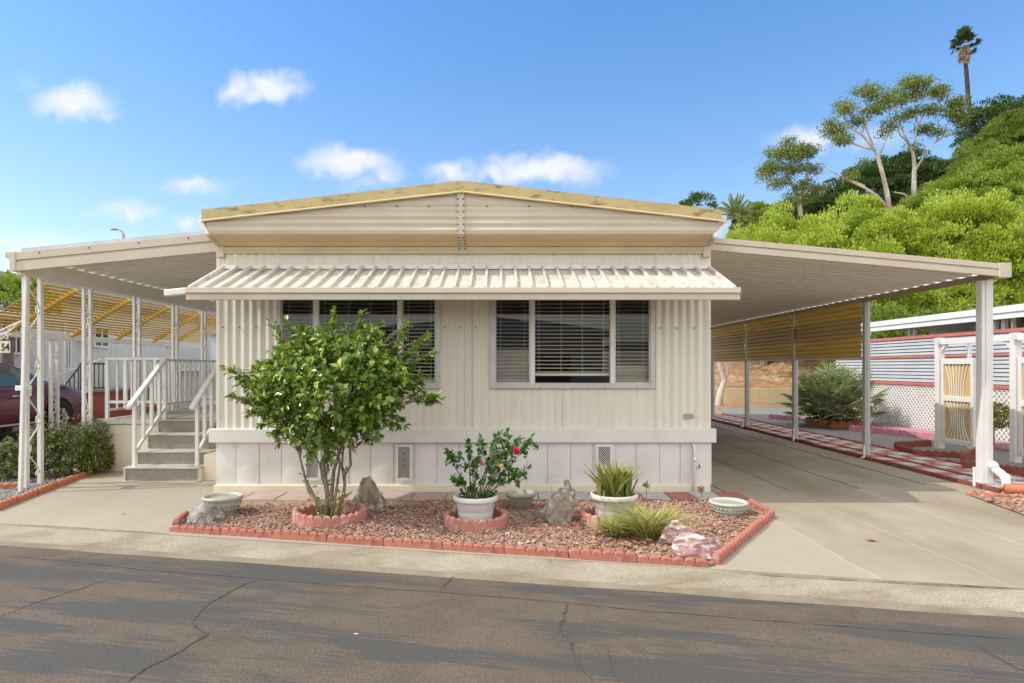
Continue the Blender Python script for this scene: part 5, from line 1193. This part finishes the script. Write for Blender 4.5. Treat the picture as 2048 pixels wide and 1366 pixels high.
# terraces of red edging by the arch
for i, (pa, pb, n, lab, h) in enumerate([(gr(1790,897),gr(1862,893),2,'dark red scalloped block in the raised back row by the garden arch',.14),(gr(1792,903),gr(1830,912),1,'dark red scalloped block at the corner by the garden arch',.14),(gr(1830,912),gr(1935,918),3,'dark red scalloped block in the row at the foot of the garden arch',.13),(gr(1925,930),gr(1960,912),1,'dark red scalloped corner block behind the front carport post',.2),(gr(1925,940),gr(2060,955),4,'dark red scalloped block in the lower terrace right of the front carport post',.15)]):
    edging(pa, pb, n, lab, 'edging blocks by the garden arch', 'rowred', h, .12, .06)
for (pa, pb, n, lab) in [(gr(1538,838),gr(1600,842),3,'pink scalloped block in the little row left of the fan palm'),(gr(1760,868),gr(1885,882),5,'pink scalloped block in the border along the white lattice'),(gr(1700,862),gr(1760,868),3,'pink scalloped block in the border right of the fan palm')]:
    edging(pa+Vector((0,0,.0)), pb, n, lab, 'pink edging blocks', 'pink', .16, .16, .08)
mb = MB(); mb.prism([(9.35,9.0),(10.2,9.0),(10.2,19),(8.9,19),(8.9,16),(9.35,13)], 'z', .0, .055); struct(mb.build('pink_border', M['pink']))
# fan palm in a terracotta ring
fp = gr(1665,853); ring(fp.x, fp.y, .62, -PI, PI, 4, ['orange scalloped curved block in the ring at the foot of the fan palm']*4, 'orange', .22, .2, 'ring at the foot of the fan palm', .08)
def fanleaf(lv, base, d, L, r, droop=.25, n=13, wd=.045):
    d = Vector(d).normalized(); tip = Vector(base)+d*L; side = d.cross(Vector((0,0,1))).normalized() if abs(d.z) < .98 else Vector((1,0,0)); side.rotate(Matrix.Rotation(rnd(-.5,.5), 3, d)); nr = side.cross(d)
    ps, ds, ns, Ls, Ws = [], [], [], [], []
    for k in range(n):
        a = (k/(n-1)-.5)*3.6; q = d*math.cos(a)+side*math.sin(a); q.z -= droop*(abs(a)/2+.25)*.5
        ps.append(tip); ds.append(q); ns.append(nr+Vector((rnd(-.2,.2),)*3)); Ls.append(r*rnd(.8,1.05)); Ws.append(wd)
    lv.leaves(ps, ds, ns, Ls, Ws, .2)
pt = thing('fan_palm', 'clump of grey green fan palms in an orange scalloped ring beyond the carport', 'palm', (fp.x, fp.y, 0)); mb = MB(); lf = MB()
for k in range(150):
    a = rnd(0, 2*PI); e = rnd(.02, 1.35); d = Vector((math.cos(a)*math.cos(e), math.sin(a)*math.cos(e), math.sin(e))); L = rnd(.55,1.15)*(1.0 if e > .5 else .9); b = Vector((fp.x+rnd(-.32,.32), fp.y+rnd(-.32,.32), rnd(.1,.45)))
    mb.tube([b, b+d*L*.5+Vector((0,0,.05)), b+d*L], [.012,.009,.007], 4); fanleaf(lf, b, d, L, rnd(.32,.48), .3)
for k in range(5): mb.tube([(fp.x+rnd(-.3,.3),fp.y+rnd(-.3,.3),0),(fp.x+rnd(-.4,.4),fp.y+rnd(-.3,.3),.55)], [.11,.08], 8)
mb.build('stem', M['bark'], pt); lf.build('crown', M['palm'], pt)
# retaining wall at the foot of the hill, small tree before it
rw = MB(); rw.box(4, 21, 27.6, 27.9, 0, .63)
for k in range(40): rw.box(4.2+.42*k,4.212+.42*k,27.594,27.6,0.02,.62)
tag(rw.build('retaining_wall', M['retain']), 'low cream block retaining wall at the foot of the mulched hill', 'wall')
st_ = thing('small_tree', 'small tree with a reddish forked trunk behind the rear carport post', 'tree', (7.9,22.5,0)); mb = MB(); b = gr(1438,811); 
st_.location = (b.x,b.y,0); ORG[st_.name] = Vector((b.x,b.y,0)); Yb = b.y
mb.tube([b, at(1441,785,Yb), at(1449,760,Yb), at(1440,735,Yb), at(1432,700,Yb), at(1440,640,Yb)], [.16,.13,.11,.09,.07,.04], 8); mb.tube([at(1446,770,Yb), at(1455,745,Yb), at(1452,720,Yb), at(1470,680,Yb)], [.08,.07,.06,.04], 7); mb.build('trunk', M['barkpale'], st_)
lf = MB(); q = unit(130); cs = np.array(at(1455,640,Yb))+q*np.array([1.4,1.2,1.1])*rng.uniform(.4,1,(130,1)); spray(lf, cs, q, 24, .13, .05, .9, .2); lf.build('crown', M['darkg'], st_)

# ------------------------------------------------------------ hillside trees
def shrub_crown(mb, c, r, ncl, nl, L, Wd, cr=.3, up=.35, flat=1.0):
    q = unit(ncl); q[:, 2] = np.where(q[:, 2] < -.35, -q[:, 2], q[:, 2]); rad = rng.uniform(.55,1,ncl)**.5
    lump = np.array([1+.36*mnoise.noise((a[0]*1.9+r[0]*3, a[1]*1.9, a[2]*1.9+c[0])) for a in q])
    cs = np.array(c)+q*(rad*lump)[:, None]*np.array(r)
    for p, a in zip(cs, q):
        n = int(nl*rng.uniform(.7,1.3)); w = unit(n); w[:, 2] = np.where(w[:, 2] < -.2, w[:, 2]*-.6, w[:, 2]); ax = a+np.array([0,0,up])
        s = rng.uniform(.2,1,(n,1))**.35*cr*rng.uniform(.6,1.2)
        pos = p+w*s*np.array([1,1,.8*flat]); d = w*.8+ax*.5+unit(n)*.3; nr = ax+unit(n)*.7
        mb.leaves(pos, d, nr, L*rng.uniform(.7,1.2,n), Wd*rng.uniform(.7,1.2,n), .2)
def trunk_tubes(mb, h, spread, n=5, r=.09):
    for k in range(n):
        a = 2*PI*k/n+rnd(-.4,.4); d = Vector((math.cos(a), math.sin(a), 0))*spread*rnd(.4,.9)
        mb.tube([(0,0,-.4), d*.3+Vector((0,0,h*.35)), d+Vector((0,0,h*rnd(.65,.9)))], [r,r*.7,r*.25], 6)
def tree_proto(name, label, cat, group, m, h, rx, rz, ncl, nl, L, Wd, cr, zc, bark='bark'):
    t = thing(name, label, cat, (0,0,0), group); mb = MB(); trunk_tubes(mb, h, rx*.7); mb.build('trunk', M[bark], t); lf = MB(); shrub_crown(lf, (0,0,zc), (rx,rx*.9,rz), ncl, nl, L, Wd, cr); lf.build('crown', M[m], t); TOP[t.name] = float(np.percentile(lf.lv[0][:,2] if False else np.concatenate(lf.lv)[:,2], 99.3)); return t
TOP = {}
def fit(protos, i, px, ptop, y, s, z0, lab, rz):
    x = (px-CX)/F*y; top = CH-(ptop-CY)/F*y; sz_ = max(.25, (top-z0)/TOP[protos[i % len(protos)].name]); place(protos, i, loc=(x, y, z0), rz=rz, scale=(s, s, sz_), label=lab)
lime = [tree_proto('lime_shrub', 'x', 'shrub', 'bright lime shrubs', 'lime', 5.2, 2.3, 2.9, 150, 250, .105, .05, .46, 2.75) for _ in range(3)]
ls = [(1530,30.6,1.0,'lime green shrub nearest the house roof corner, lowest of the bright row'),(1610,30.0,1.1,'lime green shrub below the leaning gum trunk'),(1700,26.4,1.17,'lime green shrub with the tallest pale tips in the bright row'),(1790,25.8,1.1,'lime green shrub right below the two white gum trunks'),
      (1880,25.2,1.12,'lime green shrub behind the outer carport roof corner'),(1965,24.6,1.15,'lime green shrub above the end cap of the carport roof'),(2060,24.0,1.18,'lime green shrub cut by the right picture edge')]
used = set()
def place(protos, i, *a, **k):
    p = protos[i % len(protos)]
    if p.name not in used:
        used.add(p.name); p.location = k['loc']; p.rotation_euler = (0,0,k['rz']); p.scale = (k['scale'],)*3 if not hasattr(k['scale'],'__len__') else k['scale']; p['label'] = k['label']; return p
    return dup(p, **k)
for i, (px, y, s, lab) in enumerate(ls):
    fit(lime, i, px, [448,432,414,424,398,414,392][i], y, s*1.05, 0.0, lab, i*1.3)
ls2 = [(1590,31,1.0,'lime green shrub in the second row behind the low bright one'),(1725,31.5,1.0,'lime green shrub in the second row at the foot of the white trunks'),(1890,31,1.05,'lime green shrub in the second row above the carport roof'),(1985,32,1.15,'lime green shrub higher on the slope at the right')]
for i, (px, y, s, lab) in enumerate(ls2):
    fit(lime, i+1, px, [436,414,408,394][i], y, s, 1.5, lab, i*2.1+.5)
def shrub_row(m, label, group, spots, nm='hill_shrub'):
    ps_ = [tree_proto(nm, 'x', 'shrub', group, m, 4.4, rx, rz, ncl, 170, .14, .068, .5, 2.5) for rx, rz, ncl in ((1.7,2.3,95),(2.2,1.9,110))]
    for i, (px, y, pt_, s) in enumerate(spots):
        top = CH-(pt_-CY)/F*y; place(ps_, i, loc=((px-CX)/F*y, y, top-TOP[ps_[i % 2].name]*s), rz=i*2.3+1, scale=(s, s, s*rnd(.9,1.15)), label=label)
shrub_row('midy', 'light green leafy shrub on the right hillside above the lime shrubs', 'green shrubs on the right hillside',
    [(1845,38,388,.9),(1885,36,375,1.0),(1930,35,382,1.05),(1975,34.5,360,1.1),(2030,34,350,1.15),(2075,33.5,362,1.1),(1900,41,345,.85),(1945,40,330,.9),(1990,39,312,1.0),(2035,38,296,1.1),(2080,38,305,1.0),(1962,43,300,.8)])
shrub_row('mid', 'darker green shrub along the top of the right hillside', 'ridge shrubs on the right hillside',
    [(1925,46,322,.75),(1968,46,276,.9),(2005,45,262,.95),(2040,44,238,1.0),(2075,44,246,1.0),(2020,48,228,.8),(1990,44,290,.8)], 'ridge_shrub')
dk_ = [tree_proto('dark_tree', 'x', 'tree', 'dark trees on the hill', 'darkg', 6, 2.6, 2.8, 230, 60, .2, .09, .5, 4.2, 'barkdark') for _ in range(2)]
ds_ = [(1988,50,205,'dark rounded tree right beside the tall palm crown line'),(2036,52,206,'dark tree topping the hill at the right'),(1905,48,320,'dark tree left of the palm trunk base'),(1860,47,322,'dark tree between the taller gum and the palm'),(1800,46,310,'dark tree between the two white gum trunks'),(1735,46,335,'dark tree left of the white gum trunks'),(1655,46,378,'dark tree behind the loose gum crown'),(1600,48,400,'dark tree low behind the bright shrubs'),(1545,50,408,'dark tree farthest left on the hill line')]
for i, (px, y, ptop, lab) in enumerate(ds_):
    top = CH-(ptop-CY)/F*y; x = (px-CX)/F*y; place(dk_, i, loc=(x, y, top-TOP[dk_[i % 2].name]), rz=i*1.1, scale=1.0, label=lab)
lowm = [tree_proto('under_shrub', 'x', 'shrub', 'dark shrubs under the bright row', 'mid', 2.6, 2.0, 1.9, 150, 50, .17, .08, .4, 1.5)]
for i, (px, y, s, lab) in enumerate([(1780,21.5,1.0,'dull green shrub behind the second carport post'),(1850,21,.95,'dull green shrub above the white patio fascia'),(1925,20.8,.95,'dull green shrub just left of the front carport post'),(2010,20.6,1.0,'dull green shrub right of the front carport post'),(1700,29.5,.9,'dull green shrub behind the fan palm'),(1660,30.5,1.0,'dull green shrub left above the fan palm')]):
    x = (px-CX)/F*y; place(lowm, i, loc=(x, y, hill_h(x, y) if y > 20 else 0), rz=i*2.2, scale=s, label=lab)
# gum trees with white trunks
def gum(label, Y, base, limbs, clusters, nl=46):
    b = at(*base, Y); t = thing('gum_tree', label, 'tree', (b.x, b.y, b.z-1), 'gum trees on the hill'); mb = MB()
    for pts, r0, r1 in limbs: mb.tube([at(p[0], p[1], Y+(p[2] if len(p) > 2 else 0)) for p in pts], list(np.linspace(r0, r1, len(pts))), 7)
    ends = [at(p[0], p[1], Y) for pts, r0, r1 in limbs for p in pts[1:]]; lf = MB()
    for (px, py, w, h, k) in clusters:
        for j in range(max(2, k//2)):
            c = at(px+rnd(-w,w)*.7, py+rnd(-h,h)*.6, Y+rnd(-.5,.5)); e = min(ends, key=lambda q: (q-c).length+max(0, q.z-c.z)*2); m_ = e.lerp(c, .5)+Vector((rnd(-.2,.2), 0, rnd(-.15,.25))); mb.tube([e, m_, c], [.035,.026,.012], 5)
    mb.build('trunk', M['barkpale'], t, smooth=True)
    for (px, py, w, h, k) in clusters:
        for j in range(k):
            q = unit(1)[0]; c = np.array(at(px+q[0]*w*rnd(.2,1), py+q[2]*h*rnd(.2,1), Y+q[1]*w/F*Y*1.1)); n = int(nl*2.1*rnd(.5,1.4)); s = unit(n)*np.array([.70,.70,.40])*rng.uniform(.2,1,(n,1))
            d = unit(n)*.7+np.array([0,0,-.55]); lf.leaves(c+s, d, unit(n), .25*rng.uniform(.7,1.2,n), .06*rng.uniform(.8,1.2,n), .1)
    lf.build('crown', M['euc'], t); return t
gum('gum tree with two leaning white trunks and spreading thin crown', 40, (1779,420),
    [([(1779,425),(1775,390),(1766,350),(1757,318),(1748,296),(1725,270),(1700,255),(1680,235)],.17,.03),([(1779,420),(1755,392),(1730,376),(1700,362),(1680,352),(1650,335),(1632,318)],.10,.02),([(1757,316),(1768,290),(1780,262),(1775,230)],.07,.02),([(1748,296),(1735,262),(1722,225),(1728,195)],.07,.02),([(1730,372),(1705,362),(1690,360)],.06,.03),([(1750,300),(1720,292),(1690,282),(1670,278)],.08,.03),([(1722,268),(1742,230),(1755,200)],.06,.02)],
    [(1690,215,26,14,9),(1738,180,26,16,10),(1755,205,22,14,6),(1668,255,24,14,8),(1680,278,26,10,8),(1715,240,18,8,4),(1782,195,18,12,6),(1745,222,20,10,4),(1650,250,12,10,2),(1782,250,14,10,3),(1695,350,20,10,4),(1768,262,12,8,2)], 42)
gum('tallest gum tree with one straight white trunk and wide open crown', 41, (1828,408),
    [([(1828,412),(1828,370),(1829,330),(1826,305),(1815,280),(1803,255),(1792,225)],.17,.03),([(1828,345),(1840,325),(1850,308),(1870,285),(1890,255),(1900,235)],.08,.02),([(1826,308),(1830,280),(1835,245),(1830,205)],.07,.02),([(1818,285),(1800,270),(1790,240)],.07,.02),([(1870,285),(1892,270),(1912,245)],.06,.02),([(1826,400),(1808,388),(1788,384)],.08,.03),([(1832,260),(1850,225),(1862,195)],.07,.02)],
    [(1815,168,26,14,9),(1850,165,26,14,9),(1885,185,22,16,8),(1795,195,22,14,7),(1835,190,24,12,6),(1868,215,22,12,6),(1820,225,18,10,5),(1898,225,20,14,6),(1910,200,16,12,4),(1845,255,16,12,4),(1918,218,18,18,6),(1880,262,16,8,3),(1925,235,10,14,2),(1835,290,18,16,3),(1800,232,14,8,3)], 42)
gum('loose drooping gum tree left of the white trunked pair', 42, (1600,430),
    [([(1602,432),(1598,400),(1585,370),(1570,340),(1555,315)],.16,.04),([(1598,400),(1612,365),(1618,330),(1610,300)],.11,.03),([(1585,370),(1560,360),(1540,350)],.06,.02),([(1612,365),(1630,350),(1650,345)],.06,.02)],
    [(1590,305,28,16,12),(1555,305,24,14,9),(1615,300,18,16,8),(1545,330,22,12,7),(1580,335,28,14,9),(1525,345,14,14,4),(1560,362,22,12,5),(1620,335,14,14,4),(1610,370,18,14,5),(1635,375,18,8,5),(1590,395,22,14,6),(1575,285,14,8,3)], 50)
gum('thin grey green gum in shade behind the white trunks', 47, (1740,420),
    [([(1735,430),(1728,390),(1735,350),(1728,320)],.14,.03)], [(1735,330,22,18,8),(1760,350,26,20,10),(1790,340,26,18,10),(1720,360,20,14,6),(1810,365,20,16,7)], 50)
# tall fan palm on the ridge
Yp = 50; b = at(1944,318,Yp); tp = thing('tall_palm', 'tall thin fan palm with a small crown above the hill', 'palm', (b.x, b.y, b.z)); mb = MB()
pts = [(1946,345),(1943,300),(1941,270),(1938,220),(1934,160),(1931,122),(1930,95)]
ps = []; rs = []
for k in range(len(pts)-1):
    for j in range(10):
        t = j/10; a = at(*pts[k], Yp).lerp(at(*pts[k+1], Yp), t); ps.append(a); rs.append((.215-.09*(k*10+j)/60)*(1+.10*rnd(-1,1)))
mb.tube(ps, rs, 10); mb.build('trunk', M['barkdark'], tp); lf = MB(); dd_ = MB(); c = at(1929,82,Yp)
for k in range(42):
    a = rnd(0, 2*PI); e = rnd(-.35,1.45); d = Vector((math.cos(a)*math.cos(e), math.sin(a)*math.cos(e), math.sin(e))); fanleaf(lf, c+Vector((0,0,.0)), d, rnd(.15,.8), rnd(.35,.6), .3, 11, .12)
for px, py in ((1908,100),(1945,100)):
    q = at(px, py, Yp)-c; fanleaf(lf, c, q, q.length, .45, .6, 9, .12)
for k in range(44):
    a = rnd(0, 2*PI); d = Vector((math.cos(a)*.36, math.sin(a)*.36, -1)); fanleaf(dd_, c+Vector((0,0,-.1-rnd(0,.9))), d, rnd(.2,.7), rnd(.4,.6), .9, 8, .09)
lf.build('crown', leafm('ridge_palm_leaf', [(.035,.07,.03),(.06,.1,.035),(.09,.13,.05)]), tp); dd_.build('dead_fronds', M['palmdead'], tp)
# date palm and dark tree peeping over the roof corner
Yd = 34; b = at(1471,462,Yd); dp = thing('date_palm', 'feathery date palm peeping over the right roof corner', 'palm', (b.x, b.y, 0)); mb = MB(); mb.tube([(b.x,b.y,0), at(1467,470,Yd), at(1470,440,Yd)], [.2,.19,.17], 10); mb.build('trunk', M['barkdark'], dp); lf = MB(); c = at(1471,438,Yd)
for k in range(44):
    a = rnd(0, 2*PI); e = rnd(.0,1.4); d = Vector((math.cos(a)*math.cos(e), math.sin(a)*math.cos(e), math.sin(e))); L = rnd(1.2,1.75); m_ = 18
    for i in range(2, m_):
        t = i/m_; p = c+d*L*t+Vector((0,0,-.55*t*t*L*math.cos(e))); s = d.cross(Vector((0,0,1))); s = s.normalized() if s.length > .05 else Vector((1,0,0)); n = 2
        lf.leaves([p, p], [d*.9+s*.7+Vector((0,0,.15)), d*.9-s*.7+Vector((0,0,.15))], [(0,0,1)]*2, [.36*(1-.5*t)]*2, [.075]*2, .1)
lf.build('crown', M['palm'], dp)
def small_tree(label, px, ptop, Y, w, h, m, n=120, nl=30, L=.16, zb=0, name='far_tree'):
    c = at(px, ptop, Y); t = thing(name, label, 'tree', (c.x, Y, zb)); mb = MB(); mb.tube([(c.x,Y,zb),(c.x+.05,Y,c.z-h),(c.x,Y,c.z-h*.4)], [.12,.09,.04], 7); mb.build('trunk', M['bark'], t); lf = MB(); shrub_crown(lf, (c.x, Y, c.z-h*.5), (w/2,w/2,h*.5), n, nl, L, L*.45, .25); lf.build('crown', M[m], t)
small_tree('small dark open tree left of the date palm above the roof', 1397, 394, 36, 1.9, 1.7, 'darkg', 70, 16, .2)
small_tree('soft green tree beside the date palm behind the roof corner', 1510, 412, 36, 2.6, 4.5, 'midy', 130, 36, .2)
small_tree('leafy bright green tree under the grey fascia at the left edge', 12, 563, 12.6, 1.5, 1.1, 'midy', 90, 40, .11, GZ, 'garden_tree')
sb = thing('yellow_bush', 'yellow green bush seen through the garden arch beside the carport post', 'bush', (9.4, 11.0, 0)); lf = MB(); c = gr(2001,905); sb.location = (c.x+.35, c.y+.6, 0); ORG[sb.name] = Vector(sb.location); cc = sb.location
shrub_crown(lf, (cc.x, cc.y, .45), (.28,.28,.42), 50, 26, .09, .035, .1); lf.build('foliage', M['strap'], sb); mb = MB(); mb.tube([(cc.x,cc.y,0),(cc.x,cc.y,.4)], [.02,.01], 5); mb.build('stem', M['bark'], sb)
# the home across the street, seen only in the window panes
oh = thing('opposite_home', 'white mobile home across the street mirrored in the window panes', 'mobile home', (0,-11,0)); mb = MB(); mb.box(-5.5,4.2,-20,-10.5,-.1,3.0); mb.build('wall', M['siding'], oh)
mb = MB(); mb.prism([(-6.0,3.0),(4.7,3.0),(4.7,3.15),(-.65,3.9),(-6.0,3.15)], 'y', -20.2, -10.0); mb.build('roof', M['zinc'], oh)
for xa, xb in ((-3.8,-1.6),(.6,2.9)): 
    mb = MB(); mb.box(xa,xb,-10.49,-10.46,1.1,2.2); mb.build('window', M['darkglass'], oh)
mb = MB(); mb.box(5.0,11.0,-18,-11,2.6,2.75); mb.build('carport_roof', M['whitemetal'], oh); mb = MB(); mb.box(10.8,10.95,-11.2,-11.05,-.1,2.6); mb.build('post', M['whitemetal'], oh)
sheet('opposite_lot', [(-60,curbY(-60,8.3)),(60,curbY(60,8.3)),(60,-60),(-60,-60)], -.08, M['curb'])
